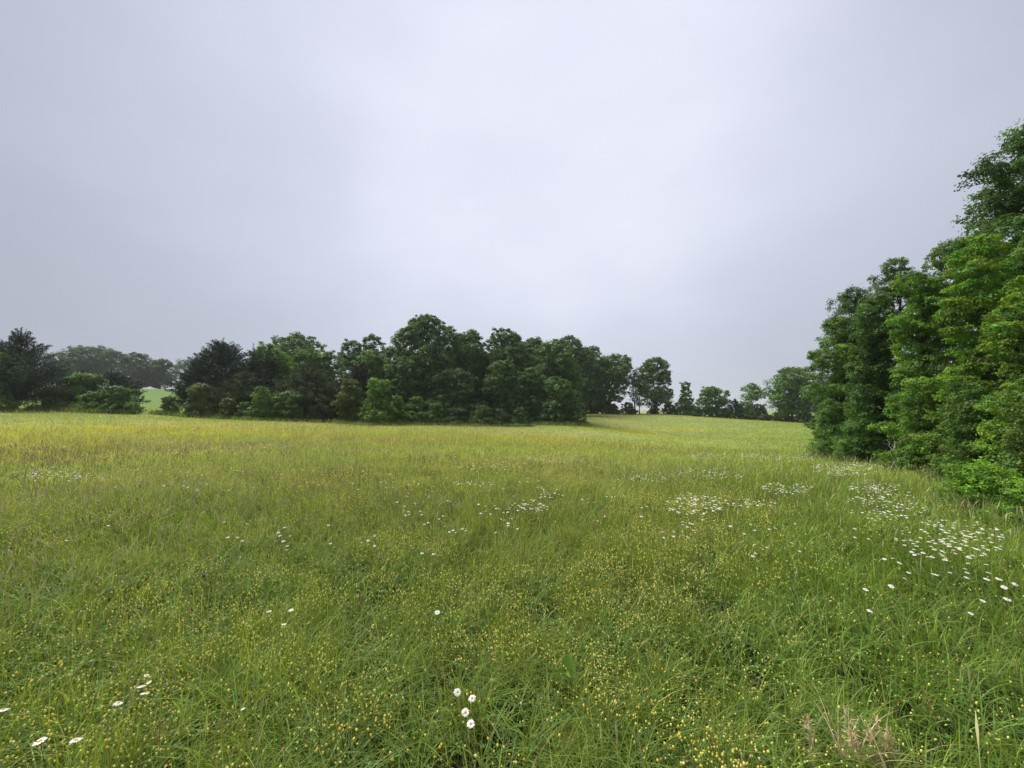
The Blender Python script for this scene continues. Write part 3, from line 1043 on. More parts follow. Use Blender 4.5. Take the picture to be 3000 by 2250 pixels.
def broadleaf(name, label, cat, group, px0, px1, top, base, Y, col, leaf, dens=1.0, crown_from=0.12, lobes=26, flat=0.8, depth=0.9, airy=0.0,
              shape='clump', lean=0.0, var=0.18, trunk_r=None, profile='dome', warm=0.25, yoff=0.0, spread=0.30, bury=0.0, mat=None):
    """crown filling px0..px1 x top..base as seen from the field, standing at depth Y"""
    global rng
    rng = np.random.default_rng(zlib.crc32(label.encode()))
    f = Y / F
    if group == GWOOD:
        px0, px1 = px0 - 9, px1 + 9
    Wd = (px1 - px0) * f
    X = (px0 + px1) / 2 * f - 1500 * f
    zg = float(ground(X, Y)) - bury
    zt = P((px0 + px1) / 2, top, Y)[2]
    H = max(zt - zg, 0.5)
    root = empty(name, (X, Y, zg))
    tag(root, label, cat, group)
    rx, ry = Wd / 2, Wd / 2 * depth
    hb = H * crown_from
    lobes = int(lobes * 1.3)
    if crown_from < 0.3 and Y < 75:
        FEET.append((X, Y, rx, ry))
    # lobe centres inside the envelope
    C, RR = [], []
    lr = min(spread / 0.27 * 1.12 * (rx * ry * (H - hb) / 2 / lobes) ** 0.3333, 0.62 * rx)
    tries = 0
    while len(C) < lobes and tries < 4000:
        tries += 1
        t = rng.random()
        if profile == 'dome':
            e = math.sqrt(max(0.0, 1 - (max(t - 0.42, 0) / 0.58) ** 2)) * (0.78 + 0.22 * min(t / 0.42, 1))
        elif profile == 'round':
            e = math.sqrt(max(0.03, 1 - (2 * t - 1) ** 2))
        elif profile == 'cone':
            e = (1 - t) ** 0.75 * 0.95 + 0.05
        elif profile == 'skirt':
            e = math.sqrt(max(0.0, 1 - t ** 1.7)) * (0.85 + 0.15 * math.sin(t * 9))
        elif profile == 'vase':
            e = 0.35 + 0.75 * math.sin(min(t * 1.9, math.pi / 1.0) * 0.9) if t < 0.9 else 0.5
        ang = rng.uniform(0, 2 * math.pi)
        q = rng.random() ** 0.45
        r_ = lr * rng.uniform(0.5, 1.35)
        x = math.cos(ang) * q * max(rx * e - r_ * 0.6, 0) + lean * Wd * (t - 0.5)
        y = math.sin(ang) * q * max(ry * e - r_ * 0.6, 0)
        z = hb + t * (H - hb)
        z = min(z, H - r_ * flat * 0.8)
        z = max(z, r_ * flat * 0.5)
        if any((x - c[0]) ** 2 + (y - c[1]) ** 2 + (z - c[2]) ** 2 < (0.66 * lr) ** 2 for c in C):
            continue
        C.append((x, y, z))
        RR.append(r_)
    C.append((lean * Wd * 0.4 + rng.uniform(-.15, .15) * rx, 0, H - lr * flat * 0.85))
    RR.append(lr)
    C, RR = np.array(C), np.array(RR)
    # clumps on each lobe, then leaves in each clump
    pos, nr, cl = [], [], []
    col = np.array(col)
    for c, r_ in zip(C, RR):
        area = 4 * math.pi * r_ * r_
        nl = int(dens * area * (2.6 if shape == 'clump' else 2.4) / (leaf * leaf)) + 20
        ncl = int(rng.integers(15, 24))
        u = unit(ncl)
        u[:, 2] = u[:, 2] * 0.9 + 0.12
        cc = u * r_ * rng.uniform(0.55, 1.22, (ncl, 1)) * np.array((1, 1, flat))
        cr = r_ * rng.uniform(0.18, 0.42, ncl)
        tone = rng.uniform(1 - var, 1 + var)
        ctone = tone * rng.uniform(1 - var, 1 + var, (ncl, 1)) * (1 + warm * rng.uniform(-0.5, 1, (ncl, 1)) * np.array((1.0, 0.35, -0.4)))
        idx = rng.integers(0, ncl, nl)
        uu = unit(nl)
        rad = cr[idx][:, None] * rng.random((nl, 1)) ** 0.5
        if airy:
            rad = rad * (1 + airy * rng.random((nl, 1)) ** 4 * 2)
        p = c + cc[idx] + uu * rad * np.array((1, 1, 0.72))
        loose = rng.random(nl) < 0.16                   # leaves between the tufts, all over the bough's outside
        ul = unit(nl)
        p[loose] = (c + ul * r_ * rng.uniform(0.72, 1.0, (nl, 1)) * np.array((1, 1, flat)))[loose]
        nrm = uu * 0.5 + u[idx] * 0.5 + np.array((0, 0, 0.55))
        ok = np.ones(nl, bool)
        for c2, r2 in zip(C, RR):                      # nothing grows in the shade inside a neighbouring bough
            if r2 is r_ and c2 is c:
                continue
            dd = (p - c2) / np.array((1, 1, flat))
            ok &= (dd * dd).sum(1) > (0.62 * r2) ** 2
        ok &= rng.random(nl) < np.where(p[:, 1] > 0.35 * ry, 0.5, 1.0)
        pos.append(p[ok])
        nr.append(nrm[ok])
        cl.append((col * ctone[idx])[ok])
    pos, nr, cl = np.concatenate(pos), np.concatenate(nr), np.concatenate(cl)
    k = pos[:, 2] > -0.1
    pos, nr, cl = pos[k], nr[k], cl[k]
    n = len(pos)
    cl = cl * rng.uniform(0.8, 1.22, (n, 1))
    v, q, c_ = leaves(pos, leaf * rng.uniform(0.6, 1.3, n), nr, cl, shape)
    mesh_obj("crown", v, q, 4, mat or M_LEAF, root, c_)
    g = Geo()
    tr = trunk_r or 0.022 * H + 0.03
    topz = H * 0.72
    t = np.linspace(0, 1, 8)
    px_ = np.stack([lean * Wd * (t * 0.6 - 0.2) + rng.normal(0, 0.012 * H, 8), rng.normal(0, 0.012 * H, 8), -0.15 + t * topz], 1)
    g.tube(px_, tr * (1 - 0.75 * t) * np.where(t < 0.08, 1.35, 1), 8)
    nb = min(len(C), 16)
    for i in rng.permutation(len(C))[:nb]:
        s = np.clip((C[i][2] - 0.25 * np.hypot(C[i][0], C[i][1]) - 0.1 * H) / topz, 0.15, 0.98)
        a = np.array([np.interp(s, t, px_[:, 0]), np.interp(s, t, px_[:, 1]), np.interp(s, t, px_[:, 2])])
        limb(g, a, C[i], tr * 0.42 * (1 - 0.6 * s), tr * 0.06, 0.06, 5)
    g.obj("trunk", M_BARK, root, smooth=True)
    return root


def cedar(name, label, group, px0, px1, top, base, Y, col, leaf, dens=1.0, spiky=1.0, power=0.8, n_sp=200, tipx=0.0, bury=0.0, cat="cedar tree"):
    """conical evergreen: upswept feathery sprays on a thin trunk, pointed shoots at the top"""
    global rng
    rng = np.random.default_rng(zlib.crc32(label.encode()))
    f = Y / F
    Wd = (px1 - px0) * f
    X = (px0 + px1) / 2 * f - 1500 * f
    zg = float(ground(X, Y)) - bury
    H = P((px0 + px1) / 2, top, Y)[2] - zg
    root = empty(name, (X, Y, zg))
    tag(root, label, cat, group)
    pos, nr, cl = [], [], []
    col = np.array(col)
    g = Geo()
    g.tube([(0, 0, -0.1), (0, 0, H * 0.5), (tipx * Wd, 0, H * 0.93)], (0.02 * H + 0.03, 0.012 * H, 0.01), 7)
    for i in range(n_sp):
        t = 1 - rng.random() ** 0.62 if i % 8 else rng.uniform(0.72, 0.98)
        e = (1 - t) ** power
        ang = rng.uniform(0, 2 * math.pi)
        L_ = (Wd / 2) * e * rng.uniform(0.7, 1.12) + 0.04 * H
        z0 = H * (0.03 + 0.82 * t)
        rise = L_ * rng.uniform(0.15, 0.55) + spiky * 0.05 * H * (0.4 + t)
        if i % 9 == 0:
            L_ *= 1.22                                   # the odd bough reaches past the rest
        d = np.array((math.cos(ang), math.sin(ang), 0))
        b = np.array((tipx * Wd * t, 0, z0)) + d * L_ + (0, 0, rise)
        a = np.array((tipx * Wd * t, 0, z0))
        if i % 4 == 0:
            limb(g, a, b, 0.006 * H, 0.003, -0.03, 4, 0.02)
        m = int(dens * (12 + 1.0 * L_ * (0.35 * L_ + 0.12 * H) / (leaf * leaf)))
        s = rng.uniform(0.25, 1.05, m) ** 0.8
        p = a + (b - a) * s[:, None]
        wd = (0.16 * L_ + 0.02 * H) * (1.15 - s)
        p = p + rng.normal(0, 1, (m, 3)) * wd[:, None] * np.array((1, 1, 0.7))
        pos.append(p)
        nr.append(np.tile(d * 0.8 + (0, 0, 0.35), (m, 1)))
        cl.append(np.tile(col * rng.uniform(0.72, 1.3) * (1 + rng.normal(0, 0.05, 3)), (m, 1)))
    # leading shoots
    for i in range(int(9 * spiky) + 3):
        x, y = rng.normal(0, 0.09 * Wd, 2)
        hh = H * (1.0 - 0.5 * np.hypot(x, y) / (0.25 * Wd + 1e-6)) * rng.uniform(0.93, 1.0)
        if i == 0:
            x, y, hh = 0, 0, H
        m = int(26 * dens) + int(0.03 * H * H / (leaf * leaf))
        s = rng.random(m)
        p = np.stack([tipx * Wd + x * (1 + s * 0.3) + rng.normal(0, 0.012 * H, m) * (1.1 - s), y + rng.normal(0, 0.012 * H, m) * (1.1 - s), hh - (1 - s) * 0.20 * H], 1)
        pos.append(p)
        nr.append(np.tile((x / Wd, y / Wd, 0.9), (m, 1)))
        cl.append(np.tile(col * rng.uniform(0.8, 1.2), (m, 1)))
    pos, nr, cl = np.concatenate(pos), np.concatenate(nr), np.concatenate(cl)
    k = pos[:, 2] > -0.05
    pos, nr, cl = pos[k], nr[k], cl[k]
    n = len(pos)
    cl = cl * rng.uniform(0.75, 1.25, (n, 1))
    v, q, c_ = leaves(pos, leaf * rng.uniform(0.7, 1.6, n), nr, cl, 'needle', 0.34)
    mesh_obj("crown", v, q, 4, M_NEEDLE, root, c_)
    g.obj("trunk", M_BARK, root, smooth=True)
    return root


OAK = (0.098, 0.170, 0.060)
FAROAK = (0.060, 0.100, 0.045)
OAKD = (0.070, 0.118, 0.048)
MIDG = (0.108, 0.195, 0.045)
BRI = (0.122, 0.225, 0.042)
OLIVE = (0.100, 0.140, 0.034)
CED = (0.028, 0.050, 0.028)
CEDO = (0.056, 0.080, 0.030)

GFAR = "trees on the crest of the far left hill"
GWOOD = "oaks and other trees of the central wood"
GSHR = "shrubs along the foot of the wood"
GCED = "dark cedars left of centre"
GRIDGE = "trees along the ridge on the right"
GHEDGE = "trees and bushes of the near right-hand hedgerow"
GLSH = "shrubs at the left field edge"

# far left hill
b = broadleaf
b("tree", "slender grey-green far tree half hidden behind the left edge cedar", "tree", GFAR, 128, 205, 1036, 1136, 160, FAROAK, 0.42, 0.8, 0.22, 20, airy=0.6, depth=0.8)
b("tree", "widest grey-green rounded tree on the far left hill crest", "tree", GFAR, 190, 345, 1022, 1136, 162, FAROAK, 0.42, 0.9, 0.25, 34, airy=0.4)
b("tree", "rounded dense tree on the far hill, above the grassy gap's left side", "tree", GFAR, 338, 450, 1041, 1136, 160, FAROAK, 0.42, 1.1, 0.12, 30)
b("tree", "lower rounded tree sloping down at the right end of the far hill clump", "tree", GFAR, 420, 512, 1056, 1136, 163, FAROAK, 0.42, 1.1, 0.12, 26)
b("tree", "thin airy far tree with sky showing through beside the dark cedars", "tree", GFAR, 508, 590, 1056, 1140, 158, FAROAK, 0.34, 0.35, 0.22, 18, airy=1.0)

# left field edge
cedar("cedar_tree", "big dark ragged cedar with spiky top at the left edge", GLSH, -95, 185, 958, 1190, 40, CED, 0.13, 0.9, 1.6, 1.05, 240, tipx=0.02)
cedar("cedar_tree", "lower dark cedar cut off by the left edge of the picture", GLSH, -150, 45, 985, 1190, 42, CED, 0.13, 1.0, 0.8, 0.6, 200)
b("sapling", "bright green leafy sapling at the left edge in front of the cedar", "tree", GLSH, -70, 42, 1032, 1190, 38, MIDG, 0.14, 0.9, 0.3, 16, profile='round')
b("shrub", "low green shrub cut by the left edge of the picture", "shrub", GLSH, -60, 48, 1140, 1192, 37, MIDG, 0.12, 1.0, 0.05, 14, airy=0.4, flat=0.58, var=0.28, profile='skirt')
b("shrub", "olive shrub just right of the left edge cedar", "shrub", GLSH, 122, 225, 1140, 1196, 41, OLIVE, 0.13, 1.1, 0.02, 18, airy=0.4, flat=0.58, var=0.28, profile='skirt')
b("shrub", "taller rounded dark green shrub above the left hedge", "shrub", GLSH, 200, 302, 1098, 1198, 43, MIDG, 0.14, 1.1, 0.05, 20, airy=0.4, flat=0.58, var=0.28, profile='dome')
cedar("cedar_tree", "small flat-topped dark cedar in the middle of the left hedge", GLSH, 258, 402, 1080, 1198, 46, CED, 0.14, 1.0, 0.6, 0.55, 160, tipx=-0.05)
b("shrub", "green shrub under the small flat-topped cedar", "shrub", GLSH, 225, 330, 1150, 1200, 41, MIDG, 0.13, 1.2, 0.02, 18, airy=0.4, flat=0.58, var=0.28, profile='skirt')
b("shrub", "yellow-green shrub sloping down to the grassy gap, left side", "shrub", GLSH, 298, 402, 1136, 1203, 42, MIDG, 0.13, 1.2, 0.02, 20, airy=0.4, flat=0.58, var=0.28, profile='skirt', lean=-0.15)
b("shrub", "small dark round bush standing in the grassy gap", "shrub", GLSH, 464, 530, 1163, 1208, 45, OAK, 0.13, 1.1, 0.02, 14, airy=0.4, flat=0.58, var=0.28, profile='skirt')
b("shrub", "light green pointed bush right of the grassy gap", "shrub", GLSH, 545, 640, 1130, 1210, 45, OLIVE, 0.13, 1.1, 0.02, 18, airy=0.4, flat=0.58, var=0.28, profile='cone', warm=0.4, lean=-0.2)

# cedars left of centre
cedar("cedar_tree", "tallest black-green cedar with spiky crown left of centre", GCED, 555, 742, 990, 1212, 52, CED, 0.16, 1.15, 1.3, 0.55, 300)
cedar("cedar_tree", "dark cedar shoulder at the left side of the tallest cedar", GCED, 528, 650, 1040, 1212, 51, CED, 0.16, 1.0, 1.0, 0.65, 180)
cedar("cedar_tree", "narrow spire cedar poking up right of the tallest cedar", GCED, 700, 775, 1008, 1212, 54, CED, 0.16, 0.9, 1.3, 0.9, 120)
cedar("cedar_tree", "slim dark cedar rising before the bright crown", GCED, 742, 828, 1006, 1215, 53, CED, 0.16, 1.0, 0.8, 0.75, 160)
cedar("cedar_tree", "olive-tinted pyramid cedar in front of the black cedars", GCED, 628, 812, 1070, 1215, 49, CEDO, 0.15, 1.1, 0.7, 0.85, 230)
cedar("cedar_tree", "broad brownish green cedar in the front row beside the bright shrub", GCED, 800, 1000, 1062, 1218, 50, CEDO, 0.15, 1.1, 0.7, 0.6, 280)
cedar("cedar_tree", "dark reddish cedar wedged left of the big oak", GCED, 985, 1120, 1045, 1222, 53, (0.026, 0.030, 0.019), 0.16, 1.1, 0.8, 0.65, 200)
cedar("cedar_tree", "low dark cedar between olive shrub and front row cedar", GCED, 905, 1040, 1105, 1222, 49, CEDO, 0.15, 1.1, 0.5, 0.6, 170)

# trees behind the cedars
b("tree", "bright green crown showing behind the slim dark cedar", "tree", GWOOD, 722, 850, 1018, 1215, 57, BRI, 0.22, 0.9, 0.3, 26)
b("tree", "tall grey-green spreading crown above the cedars", "tree", GWOOD, 786, 955, 985, 1215, 78, OAK, 0.27, 0.9, 0.4, 40, flat=0.7)
b("tree", "small light green dome below the tall spreading crown", "tree", GWOOD, 850, 935, 1024, 1218, 62, MIDG, 0.22, 0.9, 0.3, 20)
b("tree", "leafy slope-shouldered tree right of the light green dome", "tree", GWOOD, 915, 1010, 1034, 1220, 63, MIDG, 0.22, 0.9, 0.2, 22)
b("tree", "darker crown, left of the three rising before the big oak", "tree", GWOOD, 996, 1066, 1000, 1220, 70, OAK, 0.25, 0.9, 0.3, 22)
b("tree", "tallest of the three grey-green crowns left of the big oak", "tree", GWOOD, 1048, 1132, 989, 1220, 72, OAK, 0.25, 0.9, 0.3, 26)
b("tree", "lowest of three crowns, touching the big oak's left side", "tree", GWOOD, 1112, 1182, 1018, 1220, 68, OAK, 0.25, 0.9, 0.3, 20)
b("tree", "fresh green young tree in front of the three grey-green crowns", "tree", GWOOD, 1040, 1150, 1034, 1222, 60, MIDG, 0.21, 1.0, 0.15, 24, warm=0.45)

# the oaks
b("oak_tree", "tallest oak of the wood with gaps of sky in its crown", "oak tree", GWOOD, 1138, 1345, 930, 1236, 60, OAK, 0.20, 0.95, 0.12, 74, flat=0.72, depth=0.8, trunk_r=0.35, spread=0.27)
b("oak_tree", "oak in the dip just right of the tallest oak", "oak tree", GWOOD, 1310, 1438, 968, 1238, 63, OAK, 0.21, 1.0, 0.10, 46, flat=0.8)
b("oak_tree", "broad domed oak in the middle of the wood's skyline", "oak tree", GWOOD, 1400, 1560, 968, 1240, 64, OAK, 0.21, 1.0, 0.08, 60, flat=0.8)
b("oak_tree", "oak set back whose top barely shows between two domes", "oak tree", GWOOD, 1510, 1620, 994, 1240, 72, OAKD, 0.24, 1.0, 0.2, 34)
b("oak_tree", "rounded oak right of the middle dome, green-topped", "oak tree", GWOOD, 1550, 1700, 1000, 1238, 63, OAK, 0.21, 1.0, 0.06, 54, lean=0.08)
b("oak_tree", "oak behind with open twiggy crown on the wood's right shoulder", "oak tree", GWOOD, 1606, 1732, 990, 1226, 84, OAKD, 0.25, 0.9, 0.2, 40)
b("oak_tree", "dark oak descending the wood's right shoulder", "oak tree", GWOOD, 1670, 1790, 1018, 1213, 93, OAK, 0.23, 0.95, 0.12, 44)
b("oak_tree", "last oak at the right end of the wood, overhanging the field", "oak tree", GWOOD, 1728, 1848, 1042, 1210, 96, OAK, 0.27, 0.8, 0.25, 40, lean=0.25, flat=0.7, trunk_r=0.3)
b("oak_tree", "oak set back filling the notch right of the tallest oak", "oak tree", GWOOD, 1290, 1430, 984, 1240, 74, OAKD, 0.24, 1.0, 0.1, 44)
b("oak_tree", "wide oak set back behind the middle dome and the rounded oak", "oak tree", GWOOD, 1440, 1640, 1004, 1240, 80, OAKD, 0.26, 1.0, 0.1, 56)
b("oak_tree", "oak set back behind the tallest oak's left flank", "oak tree", GWOOD, 1090, 1230, 1030, 1236, 70, OAKD, 0.24, 1.0, 0.1, 44)
# lower storey
b("tree", "low spreading boughs of a dark tree below the tallest oak", "tree", GWOOD, 1225, 1440, 1085, 1238, 57, OAK, 0.19, 1.0, 0.10, 52, profile='skirt', depth=0.6, flat=0.6)
b("tree", "mid-height tree with lit top in front of the domed oak", "tree", GWOOD, 1425, 1530, 1056, 1242, 57, OAK, 0.19, 1.0, 0.04, 34, depth=0.7)
b("tree", "narrow leafy tree hanging to the ground right of the lit-topped tree", "tree", GWOOD, 1508, 1600, 1078, 1242, 58, OAK, 0.19, 1.1, 0.02, 32, depth=0.7)
b("tree", "bushy tree at the front right corner of the wood", "tree", GWOOD, 1575, 1704, 1108, 1238, 56, OAK, 0.19, 1.1, 0.02, 40, profile='skirt', lean=-0.1)
b("tree", "dark leafy undergrowth tree under the wood's right shoulder", "tree", GWOOD, 1690, 1790, 1130, 1212, 94, OAKD, 0.22, 1.1, 0.02, 30, profile='skirt')
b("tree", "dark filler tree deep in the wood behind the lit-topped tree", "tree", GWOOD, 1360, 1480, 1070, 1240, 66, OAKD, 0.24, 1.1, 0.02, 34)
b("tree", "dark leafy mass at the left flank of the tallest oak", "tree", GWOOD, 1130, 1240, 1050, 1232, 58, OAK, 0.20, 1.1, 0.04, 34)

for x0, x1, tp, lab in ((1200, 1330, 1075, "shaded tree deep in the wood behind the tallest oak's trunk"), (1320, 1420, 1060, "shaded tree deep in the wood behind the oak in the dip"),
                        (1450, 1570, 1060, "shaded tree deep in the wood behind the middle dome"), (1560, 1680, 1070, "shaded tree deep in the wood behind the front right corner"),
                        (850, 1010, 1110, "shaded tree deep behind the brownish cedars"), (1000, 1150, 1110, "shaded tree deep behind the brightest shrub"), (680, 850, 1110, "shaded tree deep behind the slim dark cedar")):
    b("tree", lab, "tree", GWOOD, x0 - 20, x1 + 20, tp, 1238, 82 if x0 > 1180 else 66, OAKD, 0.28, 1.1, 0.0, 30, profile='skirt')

# shrubs at the foot of the wood
SH = [(722, 812, 1135, 1217, 46, MIDG, "green stepped shrub in front of the olive pyramid cedar", 'cone'),
      (690, 745, 1178, 1216, 46, MIDG, "low dark sprig of a shrub beneath the olive pyramid cedar", 'skirt'),
      (800, 900, 1148, 1219, 47, MIDG, "mid green shrub before the broad brownish cedar", 'dome'),
      (636, 700, 1168, 1214, 46, OLIVE, "small leafy bush right of the light green pointed bush", 'skirt'),
      (884, 960, 1188, 1221, 48, OAKD, "low dark bush at the foot of the brownish cedar's right side", 'skirt'),
      (985, 1068, 1115, 1224, 50, OLIVE, "olive-green rounded shrub left of the brightest shrub", 'dome'),
      (1046, 1168, 1116, 1226, 49, BRI, "brightest green rounded shrub left of the big oak", 'skirt'),
      (1130, 1200, 1160, 1228, 51, BRI, "low bright shrub sloping down from the brightest one", 'skirt'),
      (1180, 1262, 1164, 1232, 53, MIDG, "green shrub directly under the tallest oak", 'skirt'),
      (1245, 1310, 1180, 1235, 55, MIDG, "small green shrub right of the one under the tallest oak", 'skirt'),
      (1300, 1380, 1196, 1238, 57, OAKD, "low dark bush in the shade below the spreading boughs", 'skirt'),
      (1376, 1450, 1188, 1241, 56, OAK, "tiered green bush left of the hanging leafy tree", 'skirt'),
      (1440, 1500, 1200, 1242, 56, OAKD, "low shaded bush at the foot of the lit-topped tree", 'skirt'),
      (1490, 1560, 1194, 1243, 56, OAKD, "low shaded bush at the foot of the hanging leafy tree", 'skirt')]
for x0, x1, tp, bs, Y, c, lab, pr in SH:
    Y = Y - 1 if Y < 49 else Y - 4
    b("shrub", lab, "shrub", GSHR, x0, x1, tp, bs, Y, np.array(c) * 0.95, 0.13, 1.0, 0.02, 26, profile=pr, warm=0.5, flat=0.55, airy=0.4, var=0.28)

# ridge on the right
b("tree", "big dark rounded tree standing alone beside the bare tree", "tree", GRIDGE, 1856, 1978, 1050, 1211, 95, OAK, 0.26, 0.8, 0.15, 54, flat=0.75, trunk_r=0.3, spread=0.26, airy=0.2)
b("tree", "thin young tree leaning against the big dark rounded tree", "tree", GRIDGE, 1845, 1900, 1110, 1210, 93, OAK, 0.22, 0.4, 0.3, 14, airy=0.8, trunk_r=0.14)
b("tree", "conical green tree next right of the big dark rounded tree", "tree", GRIDGE, 1972, 2042, 1121, 1218, 92, MIDG, 0.26, 1.0, 0.04, 28, profile='cone', warm=0.1)
b("tree", "broad green tree, third along the ridge, with tufted top", "tree", GRIDGE, 2038, 2134, 1137, 1222, 91, MIDG, 0.26, 1.0, 0.05, 32, warm=0.1)
cedar("cedar_tree", "small pointed dark conifer between ridge trees", GRIDGE, 2118, 2185, 1166, 1228, 90, (0.03, 0.05, 0.022), 0.24, 1.0, 0.8, 0.8, 110)
b("shrub", "pale hazy bush behind the small pointed conifer", "shrub", GRIDGE, 2155, 2212, 1178, 1228, 110, OAK, 0.32, 1.0, 0.05, 16)
b("tree", "airy flat-crowned tree on a bare forked trunk", "tree", GRIDGE, 2165, 2240, 1124, 1228, 96, MIDG, 0.20, 0.40, 0.52, 18, airy=0.6, profile='round', trunk_r=0.17, flat=0.6)
b("shrub", "dark round bush at the foot of the flat-crowned tree", "shrub", GRIDGE, 2183, 2260, 1186, 1231, 88, OAKD, 0.24, 1.2, 0.02, 20, profile='skirt')
b("tree", "large light-sided tree at the ridge's right end against the hedgerow", "tree", GRIDGE, 2248, 2392, 1080, 1237, 86, MIDG, 0.24, 0.75, 0.16, 52, airy=0.4, trunk_r=0.3, warm=0.15)
b("tree", "hazy tree just behind the hedgerow's far end", "tree", GRIDGE, 2360, 2470, 1100, 1240, 92, OAK, 0.26, 0.9, 0.1, 34)
for x0, x1, tp, bs, lab in ((1770, 1822, 1186, 1209, "low dark bush under the last oak, left one"), (1815, 1868, 1180, 1209, "low dark bush at the bare tree's foot"),
                            (1895, 1935, 1192, 1211, "low bush beneath the big dark rounded tree"), (1935, 1985, 1186, 1213, "low bush right of the big dark rounded tree's trunk"),
                            (2020, 2060, 1192, 1220, "low bush filling the gap before the tufted tree"), (2100, 2150, 1196, 1226, "low bush left of the small pointed conifer"),
                            (2145, 2200, 1200, 1229, "low bush below the pale hazy bush"), (2255, 2320, 1205, 1236, "low bush under the large light-sided tree, left"),
                            (2315, 2390, 1208, 1238, "low bush under the large light-sided tree, right")):
    b("shrub", lab, "shrub", GRIDGE, x0, x1, tp, bs, 89 if x0 > 1990 else 93, OAKD, 0.22, 1.1, 0.02, 12, profile='skirt')


def bare_tree():
    Y = 94
    X = (1860 - 1500) * Y / F
    z = float(ground(X, Y))
    H = P(1845, 1066, Y)[2] - z
    r = empty("bare_tree", (X, Y, z))
    tag(r, "thin leafless pale tree between the wood and the big rounded tree", "bare tree", GRIDGE)
    g = Geo()
    t = np.linspace(0, 1, 8)
    tr = np.stack([-1.3 * t ** 1.5, 0 * t, H * t], 1)
    g.tube(tr, 0.16 * (1 - t) + 0.03, 6)
    g.obj("trunk", M_PALE, r, smooth=True)
    g = Geo()
    for i in range(34):
        s = rng.uniform(0.4, 0.97)
        a = np.array((np.interp(s, t, tr[:, 0]), 0, H * s))
        an = rng.uniform(0, 6.28)
        L_ = rng.uniform(1.0, 2.8) * (1.2 - s)
        e = a + np.array((math.cos(an) * L_, math.sin(an) * L_, L_ * rng.uniform(0.8, 1.6)))
        limb(g, a, e, 0.045, 0.012, 0.02, 4)
        for _ in range(3):
            q = a + (e - a) * rng.uniform(0.4, 1)
            limb(g, q, q + rng.normal(0, 0.5, 3) + (0, 0, 0.5), 0.02, 0.008, 0, 3)
    g.obj("twigs", M_PALE, r)


bare_tree()

# the near right-hand hedgerow: real leaves
HL = dict(shape='leaf', var=0.30)
b("hedgerow_tree", "small tree at the far end of the right-hand hedgerow", "tree", GHEDGE, 2368, 2570, 935, 1325, 21, (0.108, 0.201, 0.045), 0.085, 0.95, 0.02, 60, depth=0.8, flat=0.6, spread=0.25, warm=0.6, **HL)
b("hedgerow_tree", "darker tree with two tufted tops behind the hedgerow's far end", "tree", GHEDGE, 2400, 2640, 850, 1320, 22, (0.078, 0.153, 0.045), 0.085, 0.9, 0.25, 60, depth=0.6, flat=0.65, spread=0.22, airy=0.4, **HL)
b("hedgerow_tree", "hedgerow tree whose loose top branch sticks out highest at its left", "tree", GHEDGE, 2530, 2760, 765, 1340, 18.5, (0.082, 0.163, 0.044), 0.08, 0.95, 0.1, 66, depth=0.6, flat=0.65, spread=0.22, airy=0.3, **HL)
b("hedgerow_tree", "bright green tree forming the middle of the hedgerow wall", "tree", GHEDGE, 2560, 2850, 800, 1360, 14.5, (0.129, 0.248, 0.042), 0.075, 0.95, 0.02, 100, profile="skirt", depth=0.5, flat=0.5, spread=0.24, warm=0.7, **HL)
b("hedgerow_tree", "dense yellow-green tree with tiered sprays near the right edge", "tree", GHEDGE, 2700, 3110, 690, 1400, 12.0, (0.143, 0.268, 0.039), 0.075, 0.95, 0.02, 120, profile="skirt", depth=0.5, flat=0.42, spread=0.24, warm=0.75, **HL)
b("hedgerow_tree", "nearest hedgerow tree filling the right edge of the picture", "tree", GHEDGE, 2870, 3420, 640, 1460, 9.6, (0.139, 0.260, 0.039), 0.07, 0.9, 0.02, 120, profile="skirt", depth=0.5, flat=0.42, spread=0.24, warm=0.75, **HL)
b("overhanging_tree", "tall dark tree reaching out over the hedgerow at the upper right corner", "tree", GHEDGE, 2735, 3560, 350, 1400, 13.0, (0.073, 0.140, 0.042), 0.10, 0.9, 0.45, 90, depth=0.7, flat=0.42, spread=0.23, airy=0.3, profile='skirt', **HL)
cedar("cedar_tree", "dark brownish cedar inside the hedgerow at the right edge", GHEDGE, 2860, 3160, 860, 1420, 11.5, (0.065, 0.070, 0.030), 0.07, 0.8, 0.3, 0.5, 230)
b("hedgerow_bush", "low leafy bush at the far foot of the hedgerow", "bush", GHEDGE, 2372, 2500, 1175, 1335, 19.5, (0.104, 0.201, 0.045), 0.075, 0.8, 0.0, 34, profile='skirt', flat=0.6, **HL)
b("hedgerow_bush", "dark leafy bush left of the dead branch", "bush", GHEDGE, 2450, 2600, 1130, 1350, 17, (0.099, 0.191, 0.045), 0.075, 0.8, 0.0, 38, profile='skirt', flat=0.6, **HL)
b("hedgerow_bush", "leafy bush right of the dead branch", "bush", GHEDGE, 2620, 2780, 1110, 1385, 13.5, (0.134, 0.248, 0.042), 0.07, 0.8, 0.0, 40, profile='skirt', flat=0.5, warm=0.6, **HL)
b("hedgerow_bush", "shaded bush with drooping sprays above the bramble", "bush", GHEDGE, 2740, 2960, 1120, 1420, 10.6, (0.108, 0.201, 0.045), 0.065, 0.8, 0.0, 44, profile='skirt', flat=0.5, warm=0.6, **HL)
b("hedgerow_bush", "bush cut by the right edge above the second bramble", "bush", GHEDGE, 2900, 3200, 1100, 1470, 8.6, (0.108, 0.191, 0.045), 0.06, 0.8, 0.0, 44, profile='skirt', flat=0.5, warm=0.6, **HL)
b("bramble", "low bright green bramble mound standing out in the grass", "bramble", GHEDGE, 2725, 2990, 1358, 1490, 7.2, (0.161, 0.306, 0.042), 0.045, 0.7, 0.0, 40, profile='skirt', flat=0.5, warm=0.4, trunk_r=0.01, **HL)
